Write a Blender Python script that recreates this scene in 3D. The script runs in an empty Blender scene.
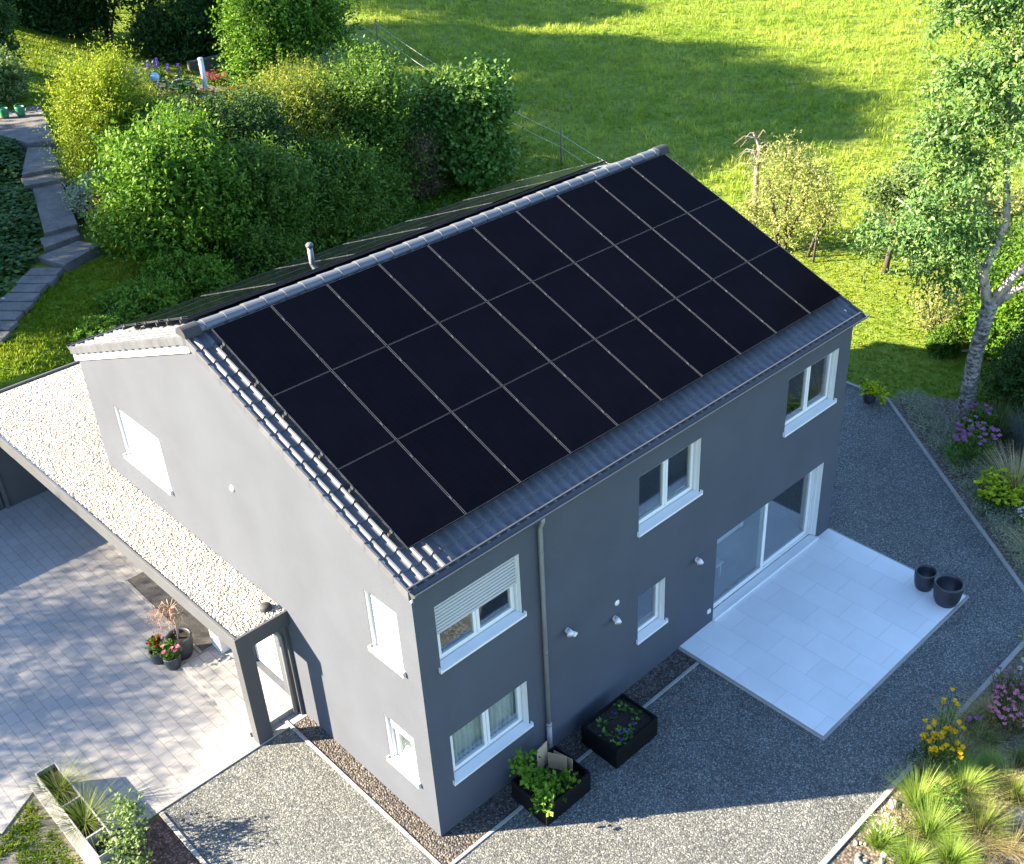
import bpy, bmesh, math, random
import numpy as np
from mathutils import Vector, Matrix
random.seed(7)
RNG = np.random.default_rng(11)
SC = bpy.context.scene
COL = SC.collection
PI = math.pi

# ------------------------------------------------------------------ camera
CAM = dict(loc=(-6.8674, -10.258, 15.7148), yaw=0.7674, pitch=0.5582, roll=-0.0327, f=1119.81)
def make_camera():
    cd = bpy.data.cameras.new('camera'); co = bpy.data.objects.new('camera', cd); COL.objects.link(co)
    y, p, r = CAM['yaw'], CAM['pitch'], CAM['roll']
    fwd = Vector((math.cos(p)*math.sin(y), math.cos(p)*math.cos(y), -math.sin(p)))
    right = Vector((math.cos(y), -math.sin(y), 0)); up = right.cross(fwd)
    r2 = right*math.cos(r)+up*math.sin(r); u2 = up*math.cos(r)-right*math.sin(r)
    m = Matrix((r2, u2, -fwd)).transposed().to_4x4(); m.translation = Vector(CAM['loc'])
    co.matrix_world = m
    cd.sensor_width = 36; cd.lens = CAM['f']*36/1024
    cd.shift_x = -46.67/1024; cd.shift_y = -13.05/1024
    cd.clip_start = .1; cd.clip_end = 2000
    SC.camera = co
make_camera()

# ------------------------------------------------------------------ world and sun
SUN_TO = Vector((-0.6945, 0.5667, 0.4436)).normalized()      # towards the sun
EL = math.asin(SUN_TO.z)
w = bpy.data.worlds.new('World'); SC.world = w; w.use_nodes = True
nt = w.node_tree; bg = nt.nodes['Background']
sky = nt.nodes.new('ShaderNodeTexSky'); sky.sky_type = 'NISHITA'; sky.sun_disc = False
sky.sun_elevation = EL; sky.sun_rotation = math.atan2(SUN_TO.x, SUN_TO.y)
sky.air_density = 1.0; sky.dust_density = 0.3; sky.ozone_density = 4.0
nt.links.new(sky.outputs[0], bg.inputs[0]); bg.inputs[1].default_value = SKY = 0.083
sd = bpy.data.lights.new('sun', 'SUN'); sd.energy = 5.0; sd.angle = math.radians(.5); sd.color = (1, .85, .62)
so = bpy.data.objects.new('sun', sd); COL.objects.link(so); so.location = (0, 0, 40)
so.rotation_euler = SUN_TO.to_track_quat('Z', 'Y').to_euler()
SC.view_settings.view_transform = 'Standard'; SC.view_settings.look = 'None'
SC.view_settings.gamma = 1; SC.view_settings.use_curve_mapping = False
SC.view_settings.exposure = 2.95
SC.render.engine = 'CYCLES'
SC.cycles.use_denoising = True
SC.cycles.max_bounces = 8; SC.cycles.transparent_max_bounces = 12
SC.cycles.caustics_reflective = False; SC.cycles.caustics_refractive = False

# ------------------------------------------------------------------ materials
def new_mat(name):
    m = bpy.data.materials.new(name); m.use_nodes = True
    t = m.node_tree; b = t.nodes['Principled BSDF']
    return m, t, b
def N(t, typ, **kw):
    n = t.nodes.new(typ)
    for k, v in kw.items(): setattr(n, k, v)
    return n
def coords(t): return N(t, 'ShaderNodeTexCoord').outputs['Object']
def noise(t, vec, scale, detail=4, rough=.6):
    n = N(t, 'ShaderNodeTexNoise'); n.inputs['Scale'].default_value = scale
    n.inputs['Detail'].default_value = detail; n.inputs['Roughness'].default_value = rough
    t.links.new(vec, n.inputs['Vector']); return n.outputs['Fac']
def ramp(t, fac, stops):
    r = N(t, 'ShaderNodeValToRGB'); e = r.color_ramp.elements
    while len(e) < len(stops): e.new(.5)
    for el, (p, c) in zip(e, stops): el.position = p; el.color = (*c, 1)
    t.links.new(fac, r.inputs[0]); return r.outputs[0]
def mixc(t, fac, a, b, blend='MIX'):
    m = N(t, 'ShaderNodeMix', data_type='RGBA', blend_type=blend)
    for s, v in ((m.inputs[0], fac), (m.inputs[6], a), (m.inputs[7], b)):
        if hasattr(v, 'links'): t.links.new(v, s)
        elif isinstance(v, tuple): s.default_value = (*v, 1)
        else: s.default_value = v
    return m.outputs[2]
def bump(t, b, height, strength, dist):
    n = N(t, 'ShaderNodeBump'); n.inputs['Strength'].default_value = strength; n.inputs['Distance'].default_value = dist
    t.links.new(height, n.inputs['Height']); t.links.new(n.outputs[0], b.inputs['Normal']); return n
def mul(c, k): return tuple(min(1, x*k) for x in c)
def surf(name, base, rough=.6, var=.12, scale=3., bmp=0., bscale=150., metal=0., spec=.5, fine=.0):
    m, t, b = new_mat(name); v = coords(t)
    col = ramp(t, noise(t, v, scale, 6), [(.3, mul(base, 1-var)), (.7, mul(base, 1+var))])
    if fine: col = mixc(t, 1.0, col, ramp(t, noise(t, v, bscale, 2), [(.3, (1-fine,)*3), (.7, (1, 1, 1))]), 'MULTIPLY')
    t.links.new(col, b.inputs['Base Color'])
    b.inputs['Roughness'].default_value = rough; b.inputs['Metallic'].default_value = metal
    b.inputs['Specular IOR Level'].default_value = spec
    if bmp: bump(t, b, noise(t, v, bscale, 3), bmp, .01)
    return m
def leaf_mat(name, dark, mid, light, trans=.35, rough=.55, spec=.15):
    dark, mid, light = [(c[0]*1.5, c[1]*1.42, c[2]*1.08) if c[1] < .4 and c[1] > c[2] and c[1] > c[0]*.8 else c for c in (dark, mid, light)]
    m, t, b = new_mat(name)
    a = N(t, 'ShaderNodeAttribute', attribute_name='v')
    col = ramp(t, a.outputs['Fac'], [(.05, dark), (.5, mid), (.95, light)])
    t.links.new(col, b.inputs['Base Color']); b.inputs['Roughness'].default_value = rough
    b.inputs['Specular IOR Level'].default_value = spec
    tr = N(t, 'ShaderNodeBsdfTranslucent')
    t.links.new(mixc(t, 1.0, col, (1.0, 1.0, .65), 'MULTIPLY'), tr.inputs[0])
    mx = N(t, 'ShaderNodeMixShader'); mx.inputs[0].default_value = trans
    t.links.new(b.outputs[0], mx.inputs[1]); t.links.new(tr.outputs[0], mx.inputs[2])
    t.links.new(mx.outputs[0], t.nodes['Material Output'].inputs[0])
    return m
def gravel_mat(name, stops, scale, bs=.9, dist=.02, big=.25):
    m, t, b = new_mat(name); v = coords(t)
    vo = N(t, 'ShaderNodeTexVoronoi'); vo.inputs['Scale'].default_value = scale; vo.inputs['Randomness'].default_value = 1
    t.links.new(v, vo.inputs['Vector'])
    sep = N(t, 'ShaderNodeSeparateColor'); t.links.new(vo.outputs['Color'], sep.inputs[0])
    col = ramp(t, sep.outputs[0], stops)
    gap = ramp(t, vo.outputs['Distance'], [(.25, (1, 1, 1)), (.75, (.35, .35, .35))])
    col = mixc(t, 1.0, col, gap, 'MULTIPLY')
    col = mixc(t, 1.0, col, ramp(t, noise(t, v, .9, 5), [(.3, (1-big,)*3), (.7, (1, 1, 1))]), 'MULTIPLY')
    t.links.new(col, b.inputs['Base Color']); b.inputs['Roughness'].default_value = .75
    inv = N(t, 'ShaderNodeMath', operation='SUBTRACT'); inv.inputs[0].default_value = 1.0
    t.links.new(vo.outputs['Distance'], inv.inputs[1])
    add = N(t, 'ShaderNodeMath', operation='ADD'); t.links.new(inv.outputs[0], add.inputs[0])
    t.links.new(sep.outputs[1], add.inputs[1])
    bump(t, b, add.outputs[0], bs, dist)
    return m
def paver_mat(name, c1, c2, mortar, bw, rh, ms, rot, offset=.5, bmp=.6, var=.1):
    m, t, b = new_mat(name); v = coords(t)
    mp = N(t, 'ShaderNodeMapping'); mp.inputs['Rotation'].default_value = (0, 0, rot); t.links.new(v, mp.inputs[0])
    br = N(t, 'ShaderNodeTexBrick'); br.offset = offset
    t.links.new(mp.outputs[0], br.inputs['Vector'])
    br.inputs['Color1'].default_value = (*c1, 1); br.inputs['Color2'].default_value = (*c2, 1); br.inputs['Mortar'].default_value = (*mortar, 1)
    br.inputs['Scale'].default_value = 1; br.inputs['Brick Width'].default_value = bw; br.inputs['Row Height'].default_value = rh
    br.inputs['Mortar Size'].default_value = ms; br.inputs['Mortar Smooth'].default_value = .3
    col = mixc(t, 1.0, br.outputs['Color'], ramp(t, noise(t, v, 1.3, 6), [(.25, (1-var*2,)*3), (.75, (1, 1, 1))]), 'MULTIPLY')
    col = mixc(t, 1.0, col, ramp(t, noise(t, v, 60, 3), [(.3, (1-var,)*3), (.7, (1, 1, 1))]), 'MULTIPLY')
    t.links.new(col, b.inputs['Base Color']); b.inputs['Roughness'].default_value = .8
    inv = N(t, 'ShaderNodeMath', operation='SUBTRACT'); inv.inputs[0].default_value = 1.0
    t.links.new(br.outputs['Fac'], inv.inputs[1]); bump(t, b, inv.outputs[0], bmp, .006)
    return m
M = {}
M['plaster'] = surf('grey_render', (.0735, .0825, .1045), .9, .085, .8, .8, 62, spec=.2, fine=.24)
M['white'] = surf('white_plastic', (.62, .62, .615), .35, .02, 2)
M['trim'] = surf('white_trim_paint', (.60, .60, .595), .5, .03, 2)
M['shutter'] = surf('shutter_slats', (.36, .37, .39), .45, .03, 2)
M['tile'] = surf('engobed_roof_tile', (.076, .080, .092), .5, .2, 2.5, .35, 60, spec=.3)
M['ridge'] = surf('ridge_tile', (.088, .093, .106), .42, .12, 3, .2, 60)
M['zinc'] = surf('weathered_zinc', (.20, .205, .215), .42, .12, 4, metal=.25)
M['darkmetal'] = surf('dark_coated_metal', (.045, .05, .058), .45, .1, 3)
M['greymetal'] = surf('grey_edge_metal', (.10, .104, .112), .45, .08, 2, metal=.3)
M['anthracite'] = surf('anthracite_panel', (.055, .058, .065), .55, .06, 1.5, .15, 90)
M['frame_alu'] = surf('panel_frame_aluminium', (.068, .070, .076), .45, .08, 3, metal=.4)
M['concrete'] = surf('pale_concrete', (.275, .265, .25), .85, .1, 4, .3, 80, fine=.15)
M['stepstone'] = surf('grey_step_stone', (.115, .106, .097), .9, .35, 2.2, .8, 22, fine=.4)
M['darkpot'] = surf('dark_glazed_pot', (.022, .023, .032), .42, .2, 6)
M['greypot'] = surf('grey_plastic_pot', (.038, .042, .048), .5, .12, 8)
M['blackwood'] = surf('black_stained_wood', (.0045, .0045, .005), .65, .25, 9, .4, 40, spec=.12)
M['soil'] = surf('dark_soil', (.016, .012, .010), .95, .3, 12, 1.0, 70, fine=.4)
M['card'] = surf('cardboard', (.36, .26, .17), .8, .08, 4)
M['bark'] = surf('dark_bark', (.07, .055, .042), .9, .3, 9, 1.0, 25, fine=.3)
M['deadwood'] = surf('pale_dead_wood', (.20, .17, .145), .85, .2, 9, .6, 30)
M['post'] = surf('weathered_post', (.16, .13, .10), .9, .2, 9, .5, 40)
M['wire'] = surf('pale_fence_wire', (.55, .55, .52), .5, .05, 4)
M['interior'] = surf('interior_plaster', (.22, .22, .21), .9, .03, 1)
M['intfloor'] = surf('interior_floor_tile', (.34, .35, .34), .35, .08, 3)
M['curtain'] = surf('pale_curtain', (.72, .72, .68), .8, .06, 6)
M['stonewhite'] = surf('ballast_stone', (.30, .275, .235), .85, .25, 6, .3, 60)
M['membrane'] = gravel_mat('ballast_gravel', [(0, (.26, .235, .20)), (.4, (.44, .41, .37)), (1, (.60, .58, .54))], 36, 1.0, .03, .15)
M['rubber'] = surf('black_rubber', (.02, .02, .022), .7, .2, 6)
M['cloth'] = surf('white_upholstery', (.7, .7, .68), .8, .05, 4)
M['green_pot'] = surf('green_plastic', (.02, .16, .07), .4, .1, 5)
M['teal'] = surf('teal_plastic', (.10, .26, .24), .5, .1, 5)
M['blue_glass'] = surf('pale_blue_glaze', (.35, .55, .75), .15, .05, 5)
M['oldwall'] = surf('grey_block_wall', (.10, .088, .08), .9, .25, 6, .6, 30)
M['red_paving'] = surf('red_clay_paving', (.42, .17, .11), .85, .15, 5)

def birch_mat():
    m, t, b = new_mat('pale_flaking_bark'); v = coords(t)
    mp = N(t, 'ShaderNodeMapping'); mp.inputs['Scale'].default_value = (3, 3, 6); t.links.new(v, mp.inputs[0])
    n1 = noise(t, mp.outputs[0], 2.2, 6, .7)
    col = ramp(t, n1, [(.42, (.035, .030, .026)), (.54, (.20, .185, .165)), (.72, (.42, .40, .36))])
    t.links.new(col, b.inputs['Base Color']); b.inputs['Roughness'].default_value = .85
    bump(t, b, n1, .7, .03); return m
M['birch'] = birch_mat()
def limb_mat():
    m, t, b = new_mat('pale_smooth_limb'); v = coords(t)
    col = ramp(t, noise(t, v, 5, 6, .7), [(.32, (.15, .11, .075)), (.52, (.36, .32, .27)), (.7, (.47, .445, .40))])
    t.links.new(col, b.inputs['Base Color']); b.inputs['Roughness'].default_value = .8; return m
M['limb'] = limb_mat()

def glass_mat():
    m, t, b = new_mat('window_glass'); t.nodes.remove(b)
    fr = N(t, 'ShaderNodeFresnel'); ge = N(t, 'ShaderNodeNewGeometry')
    io = N(t, 'ShaderNodeMapRange'); io.inputs['To Min'].default_value = 1.62; io.inputs['To Max'].default_value = 1/1.62
    t.links.new(ge.outputs['Backfacing'], io.inputs['Value']); t.links.new(io.outputs[0], fr.inputs[0])
    tr = N(t, 'ShaderNodeBsdfTransparent'); tr.inputs[0].default_value = (.88, .92, .91, 1)
    gl = N(t, 'ShaderNodeBsdfGlossy'); gl.inputs['Roughness'].default_value = .02; gl.inputs[0].default_value = (.95, .97, 1, 1)
    ad = N(t, 'ShaderNodeMath', operation='MULTIPLY_ADD'); ad.inputs[1].default_value = 1.25; ad.inputs[2].default_value = .05; ad.use_clamp = True
    t.links.new(fr.outputs[0], ad.inputs[0])
    mx = N(t, 'ShaderNodeMixShader'); t.links.new(ad.outputs[0], mx.inputs[0]); t.links.new(tr.outputs[0], mx.inputs[1]); t.links.new(gl.outputs[0], mx.inputs[2])
    t.links.new(mx.outputs[0], t.nodes['Material Output'].inputs[0]); return m
M['glass'] = glass_mat()
def pv_mat(name='photovoltaic_glass', spec=.05):
    m, t, b = new_mat(name); v = coords(t)
    oi = N(t, 'ShaderNodeObjectInfo')
    col = ramp(t, noise(t, v, 1.1, 5), [(.3, (.0016, .0018, .0040)), (.7, (.0024, .0027, .0058))])
    col = mixc(t, 1.0, col, ramp(t, oi.outputs['Random'], [(0, (.75, .75, .75)), (1, (1, 1, 1))]), 'MULTIPLY')
    # faint cell grid
    sx = N(t, 'ShaderNodeSeparateXYZ'); t.links.new(v, sx.inputs[0])
    def line(sock, pitch, wd):
        a = N(t, 'ShaderNodeMath', operation='PINGPONG'); a.inputs[1].default_value = pitch/2; t.links.new(sock, a.inputs[0])
        c = N(t, 'ShaderNodeMath', operation='LESS_THAN'); c.inputs[1].default_value = wd; t.links.new(a.outputs[0], c.inputs[0]); return c.outputs[0]
    mx = N(t, 'ShaderNodeMath', operation='MAXIMUM'); t.links.new(line(sx.outputs[0], .182, .0016), mx.inputs[0]); t.links.new(line(sx.outputs[1], .091, .0012), mx.inputs[1])
    col = mixc(t, mx.outputs[0], col, (.003, .0033, .005))
    t.links.new(col, b.inputs['Base Color']); b.inputs['Roughness'].default_value = .13; b.inputs['IOR'].default_value = 1.25
    b.inputs['Specular IOR Level'].default_value = spec
    return m
M['pv'] = pv_mat(); M['pv_far'] = pv_mat('photovoltaic_glass_far_slope', .9)
M['gravel'] = gravel_mat('grey_gravel', [(0, (.062, .068, .069)), (.35, (.118, .127, .124)), (.75, (.175, .182, .172)), (1, (.33, .335, .315))], 40, .6, .014, .28)
M['gravel_dark'] = gravel_mat('dark_splash_gravel', [(0, (.03, .026, .024)), (.5, (.085, .072, .062)), (1, (.20, .17, .15))], 28, 1.0, .025, .2)
M['paver'] = paver_mat('drive_pavers', (.32, .305, .292), (.285, .277, .268), (.165, .16, .155), .36, .225, .006, PI/2, .5)
M['steppaver'] = paver_mat('step_pavers', (.32, .308, .295), (.285, .278, .268), (.16, .155, .15), .36, .225, .008, PI/2)
M['patio'] = paver_mat('patio_slabs', (.72, .71, .70), (.66, .655, .655), (.50, .50, .50), .90, .60, .005, PI/2, .5, .25, .05)
M['mulch'] = gravel_mat('bark_mulch', [(0, (.05, .022, .016)), (.5, (.13, .06, .045)), (1, (.26, .15, .12))], 24, 1.0, .03, .2)
M['bedsoil'] = gravel_mat('sandy_bed_soil', [(0, (.12, .092, .068)), (.5, (.20, .16, .122)), (.9, (.27, .22, .175)), (1, (.34, .31, .27))], 22, .7, .02, .35)

# ------------------------------------------------------------------ object helpers
def link(o, parent=None):
    COL.objects.link(o)
    if parent: o.parent = parent
    return o
def tag(o, label, cat, group=None, kind=None):
    o['label'] = label; o['category'] = cat
    if group: o['group'] = group
    o['kind'] = kind or 'thing'
    return o
def thing(name, label, cat, loc=(0, 0, 0), group=None, rz=0):
    o = bpy.data.objects.new(name, None); o.empty_display_size = .2; link(o)
    o.location = loc; o.rotation_euler = (0, 0, rz); tag(o, label, cat, group); return o
class MB:
    def __init__(s): s.v = []; s.f = []
    def add(s, vs, fs):
        k = len(s.v); s.v += [tuple(p) for p in vs]; s.f += [tuple(i+k for i in f) for f in fs]; return s
    def box(s, a, b):
        (x0, y0, z0), (x1, y1, z1) = a, b
        x0, x1 = sorted((x0, x1)); y0, y1 = sorted((y0, y1)); z0, z1 = sorted((z0, z1))
        return s.add([(x0,y0,z0),(x1,y0,z0),(x1,y1,z0),(x0,y1,z0),(x0,y0,z1),(x1,y0,z1),(x1,y1,z1),(x0,y1,z1)],
                     [(0,3,2,1),(4,5,6,7),(0,1,5,4),(1,2,6,5),(2,3,7,6),(3,0,4,7)])
    def prism(s, poly, z0, z1):
        n = len(poly)
        g = lambda z, p: z if not callable(z) else z(*p)
        vs = [(x, y, g(z0, (x, y))) for x, y in poly]+[(x, y, g(z1, (x, y))) for x, y in poly]
        return s.add(vs, [tuple(range(n))[::-1], tuple(range(n, 2*n))]+[(i, (i+1) % n, n+(i+1) % n, n+i) for i in range(n)])
    def tube(s, pts, rad, n=8, cap=True):
        pts = [Vector(p) for p in pts]; rad = rad if isinstance(rad, (list, tuple)) else [rad]*len(pts)
        vs = []; ref = None
        for i, p in enumerate(pts):
            d = (pts[min(i+1, len(pts)-1)]-pts[max(i-1, 0)]).normalized()
            if ref is None: ref = d.orthogonal().normalized()
            ref = (ref-d*ref.dot(d)).normalized(); q = d.cross(ref)
            vs += [p+(ref*math.cos(2*PI*k/n)+q*math.sin(2*PI*k/n))*rad[i] for k in range(n)]
        fs = [(i*n+k, i*n+(k+1) % n, (i+1)*n+(k+1) % n, (i+1)*n+k) for i in range(len(pts)-1) for k in range(n)]
        if cap: fs += [tuple(range(n))[::-1], tuple(range((len(pts)-1)*n, len(pts)*n))]
        return s.add(vs, fs)
    def lathe(s, prof, c=(0, 0, 0), n=24):
        vs = [(c[0]+r*math.cos(2*PI*k/n), c[1]+r*math.sin(2*PI*k/n), c[2]+z) for r, z in prof for k in range(n)]
        fs = [(i*n+k, i*n+(k+1) % n, (i+1)*n+(k+1) % n, (i+1)*n+k) for i in range(len(prof)-1) for k in range(n)]
        return s.add(vs, fs)
    def build(s, name, mat, parent=None, smooth=False, bevel=0, recalc=True):
        me = bpy.data.meshes.new(name); me.from_pydata(s.v, [], s.f)
        if recalc:
            bm = bmesh.new(); bm.from_mesh(me); bmesh.ops.recalc_face_normals(bm, faces=bm.faces); bm.to_mesh(me); bm.free()
        me.materials.append(mat)
        if smooth: me.polygons.foreach_set('use_smooth', [True]*len(me.polygons))
        o = bpy.data.objects.new(name, me); link(o, parent)
        if bevel:
            bv = o.modifiers.new('bevel', 'BEVEL'); bv.width = bevel; bv.segments = 2; bv.limit_method = 'ANGLE'
        return o
def structure(name, mb, mat, **k):
    o = mb.build(name, mat, **k); o['kind'] = 'structure'; return o
def copy_tree(o, parent=None):
    c = o.copy(); COL.objects.link(c)
    if parent: c.parent = parent
    for ch in list(o.children): copy_tree(ch, c)
    return c

# ------------------------------------------------------------------ foliage
def unit(a): return a/np.maximum(np.linalg.norm(a, axis=-1, keepdims=True), 1e-9)
def quads_object(name, V, val, mat, parent=None):
    """V (n,4,3): one quad per leaf; val (n): colour value per leaf"""
    n = len(V); me = bpy.data.meshes.new(name)
    me.vertices.add(n*4); me.loops.add(n*4); me.polygons.add(n)
    me.vertices.foreach_set('co', np.ascontiguousarray(V, dtype=np.float32).ravel())
    me.loops.foreach_set('vertex_index', np.arange(n*4, dtype=np.int32))
    me.polygons.foreach_set('loop_start', np.arange(0, n*4, 4, dtype=np.int32))
    at = me.attributes.new('v', 'FLOAT', 'FACE'); at.data.foreach_set('value', np.clip(val, 0, 1).astype(np.float32))
    me.materials.append(mat); me.update(calc_edges=True)
    o = bpy.data.objects.new(name, me); link(o, parent); return o
def leaf_quads(pos, d, nrm, ln, wd):
    d = unit(d); side = unit(np.cross(d, nrm)); nn = np.cross(side, d)
    ln = ln[:, None]; wd = wd[:, None]
    return np.stack([pos, pos+d*ln*.45+side*wd*.5-nn*wd*.12, pos+d*ln-nn*ln*.15, pos+d*ln*.45-side*wd*.5-nn*wd*.12], 1)
def clump_leaves(clumps, per, leaf, slen, K=8, upbias=.35, droop=0., aspect=.5, shell=.45, tone=.0, seed=1, jit=.25):
    """clumps: (cx,cy,cz,rx,ry,rz[,weight]); returns quads and values"""
    r = np.random.default_rng(seed); VV = []; AA = []
    for c in clumps:
        cx, cy, cz, rx, ry, rz = c[:6]; n = int(per*(c[6] if len(c) > 6 else 1))
        u = unit(r.normal(size=(n, 3))); u[:, 2] = np.where(u[:, 2] < -.55, -u[:, 2], u[:, 2])
        ph = r.uniform(0, 6.28, 6)
        lump = 1+.16*np.sin(4*u[:, 0]*2+ph[0])*np.sin(5*u[:, 1]+ph[1])+.14*np.sin(7*u[:, 2]+ph[2]+3*u[:, 0])+r.normal(size=n)*.07
        rad = (shell+(1-shell)*r.random(n)**.6)*lump
        base = np.array([cx, cy, cz])+u*rad[:, None]*np.array([rx, ry, rz])
        d = unit(u*np.array([.7, .7, .5])+np.array([0, 0, upbias])+r.normal(size=(n, 3))*.35)
        L = slen*r.uniform(.6, 1.35, n)
        sv = r.normal(size=n)*.16+.5+tone+.18*(u[:, 2]*.6+rad-.75)      # leaves higher up and farther out are paler
        for k in range(K):
            s = (k+r.random(n)*.6)/K
            p = base+d*(L*s)[:, None]+np.array([0, 0, -droop])*(L*s*s)[:, None]+r.normal(size=(n, 3))*leaf*jit
            ld = unit(d*.5+r.normal(size=(n, 3))*.75+np.array([0, 0, -droop*.8]))
            nr = unit(u*.5+np.array([0, 0, .8])+r.normal(size=(n, 3))*.45)
            ln = leaf*r.uniform(.65, 1.3, n)*(1-.25*s)
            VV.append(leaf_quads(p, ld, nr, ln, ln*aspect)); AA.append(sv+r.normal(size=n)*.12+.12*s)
    return np.concatenate(VV), np.concatenate(AA)
def limb_mesh(base, clumps, r0, seed):
    rr = random.Random(seed); mb = MB(); b = Vector(base)
    for c in clumps:
        e = Vector(c[:3])+Vector((0, 0, c[5]*.35)); m = (b*.55+e*.45)+Vector((rr.uniform(-.15, .15), rr.uniform(-.15, .15), 0))
        mb.tube([b, m, e], [r0, r0*.65, r0*.2], 6)
    return mb
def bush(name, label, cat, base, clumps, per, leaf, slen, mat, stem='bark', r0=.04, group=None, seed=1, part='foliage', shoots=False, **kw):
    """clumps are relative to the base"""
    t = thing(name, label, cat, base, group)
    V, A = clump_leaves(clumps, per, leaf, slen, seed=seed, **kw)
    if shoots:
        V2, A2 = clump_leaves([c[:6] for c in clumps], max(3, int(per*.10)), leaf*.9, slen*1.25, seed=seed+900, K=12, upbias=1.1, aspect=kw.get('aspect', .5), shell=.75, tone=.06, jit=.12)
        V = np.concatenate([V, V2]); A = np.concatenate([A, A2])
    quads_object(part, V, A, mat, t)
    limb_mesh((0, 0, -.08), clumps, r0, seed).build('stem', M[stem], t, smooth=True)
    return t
def blades(n, spread, height, width, r, lean=.6, droop=.5, rad=.05):
    """grass blades as 3 stacked quads each, centred on the origin"""
    a = r.uniform(0, 2*PI, n); l = r.random(n)**.7*lean
    d = np.stack([np.cos(a), np.sin(a), np.zeros(n)], 1)
    p0 = d*(rad*np.sqrt(r.random(n)))[:, None]*1.0; h = height*r.uniform(.6, 1.1, n)
    side = np.stack([-np.sin(a), np.cos(a), np.zeros(n)], 1); V = []; prev = None
    for k in range(4):
        s = k/3; out = (l*s+droop*l*s*s)*spread; z = h*(s-droop*.45*l*s*s)
        c = p0+d*out[:, None]+np.array([0, 0, 1])*z[:, None]; wk = width*(1-s*.85)
        a1, a2 = c-side*wk/2, c+side*wk/2
        if prev is not None: V.append(np.stack([prev[0], prev[1], a2, a1], 1))
        prev = (a1, a2)
    return np.concatenate(V), np.tile(r.random(n)*.6+.2, 3)+np.repeat([-.1, .05, .2], n)
def scatter_blades(pts, hts, per, width, seed, lean=.5, spread=1., rad=.08):
    r = np.random.default_rng(seed); m = len(pts)*per
    P = np.repeat(pts, per, 0); H = np.repeat(hts, per)*r.uniform(.55, 1.15, m)
    a = r.uniform(0, 2*PI, m); d = np.stack([np.cos(a), np.sin(a), np.zeros(m)], 1); side = np.stack([-np.sin(a), np.cos(a), np.zeros(m)], 1)
    p0 = P+d*(rad*r.random(m))[:, None]; l = r.random(m)*lean*spread*H
    tip = p0+d*l[:, None]+np.array([0, 0, 1])*H[:, None]; mid = p0+d*(l*.35)[:, None]+np.array([0, 0, .6])*H[:, None]
    wd = (width*r.uniform(.7, 1.3, m))[:, None]
    V = np.stack([p0-side*wd/2, mid-side*wd/2, tip, mid+side*wd/2], 1)
    return V, np.repeat(r.random(len(pts))*.5+.1, per)+r.random(m)*.4

L_ = leaf_mat
LM = dict(
    yellow=L_('chartreuse_leaf', (0.038, 0.075, 0.006), (0.085, 0.14, 0.01), (0.165, 0.21, 0.018)),
    olive=L_('olive_leaf', (0.03, 0.036, 0.012), (0.065, 0.065, 0.022), (0.13, 0.105, 0.04)),
    lit=L_('mixed_hedge_leaf', (0.024, 0.056, 0.008), (0.055, 0.098, 0.012), (0.14, 0.155, 0.028)),
    bright=L_('bright_green_leaf', (0.016, 0.056, 0.006), (0.036, 0.1, 0.01), (0.09, 0.165, 0.02)),
    mid=L_('mid_green_leaf', (0.015, 0.045, 0.008), (0.032, 0.082, 0.013), (0.075, 0.135, 0.024)),
    dark=L_('dark_green_leaf', (0.008, 0.025, 0.008), (0.016, 0.044, 0.011), (0.034, 0.07, 0.018)),
    silver=L_('silver_green_leaf', (0.036, 0.066, 0.026), (0.068, 0.115, 0.045), (0.125, 0.18, 0.085)),
    hazel=L_('hazel_leaf', (0.016, 0.055, 0.009), (0.034, 0.095, 0.014), (0.1, 0.18, 0.055)),
    dry=L_('dry_seed_head', (0.06, 0.046, 0.026), (0.13, 0.1, 0.058), (0.22, 0.17, 0.1)),
    willow=L_('pale_willow_leaf', (0.075, 0.095, 0.035), (0.13, 0.155, 0.06), (0.21, 0.225, 0.11)),
    ash=L_('pinnate_tree_leaf', (0.017, 0.055, 0.017), (0.046, 0.11, 0.034), (0.12, 0.185, 0.075), .3, .5, .25),
    grass=L_('meadow_grass_blade', (0.085, 0.15, 0.018), (0.15, 0.225, 0.035), (0.235, 0.285, 0.07), .45),
    lawn=L_('lawn_grass_blade', (0.05, 0.105, 0.005), (0.09, 0.15, 0.008), (0.15, 0.18, 0.02), .4),
    ivy=L_('ivy_leaf', (.012, .034, .009), (.021, .056, .013), (.048, .092, .024), .25),
    feather=L_('feather_grass_blade', (0.045, 0.11, 0.014), (0.105, 0.19, 0.03), (0.21, 0.28, 0.085), .4),
    pale=L_('pale_plume_blade', (0.13, 0.12, 0.065), (0.22, 0.195, 0.115), (0.33, 0.3, 0.2), .3),
    lavender=L_('grey_lavender_leaf', (0.075, 0.105, 0.095), (0.14, 0.175, 0.155), (0.22, 0.25, 0.22), .2),
    green_tuft=L_('green_sedge_blade', (0.028, 0.056, 0.01), (0.058, 0.095, 0.018), (0.13, 0.15, 0.05), .35),
    euph=L_('lime_euphorbia_bract', (0.1, 0.17, 0.006), (0.2, 0.27, 0.008), (0.32, 0.36, 0.02), .35),
    bluegrey=L_('blue_grey_blade', (0.055, 0.08, 0.08), (0.095, 0.125, 0.125), (0.16, 0.19, 0.19), .2),
)
def petal(name, c): return L_(name, mul(c, .7), c, mul(c, 1.2), .3, .6)
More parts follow.
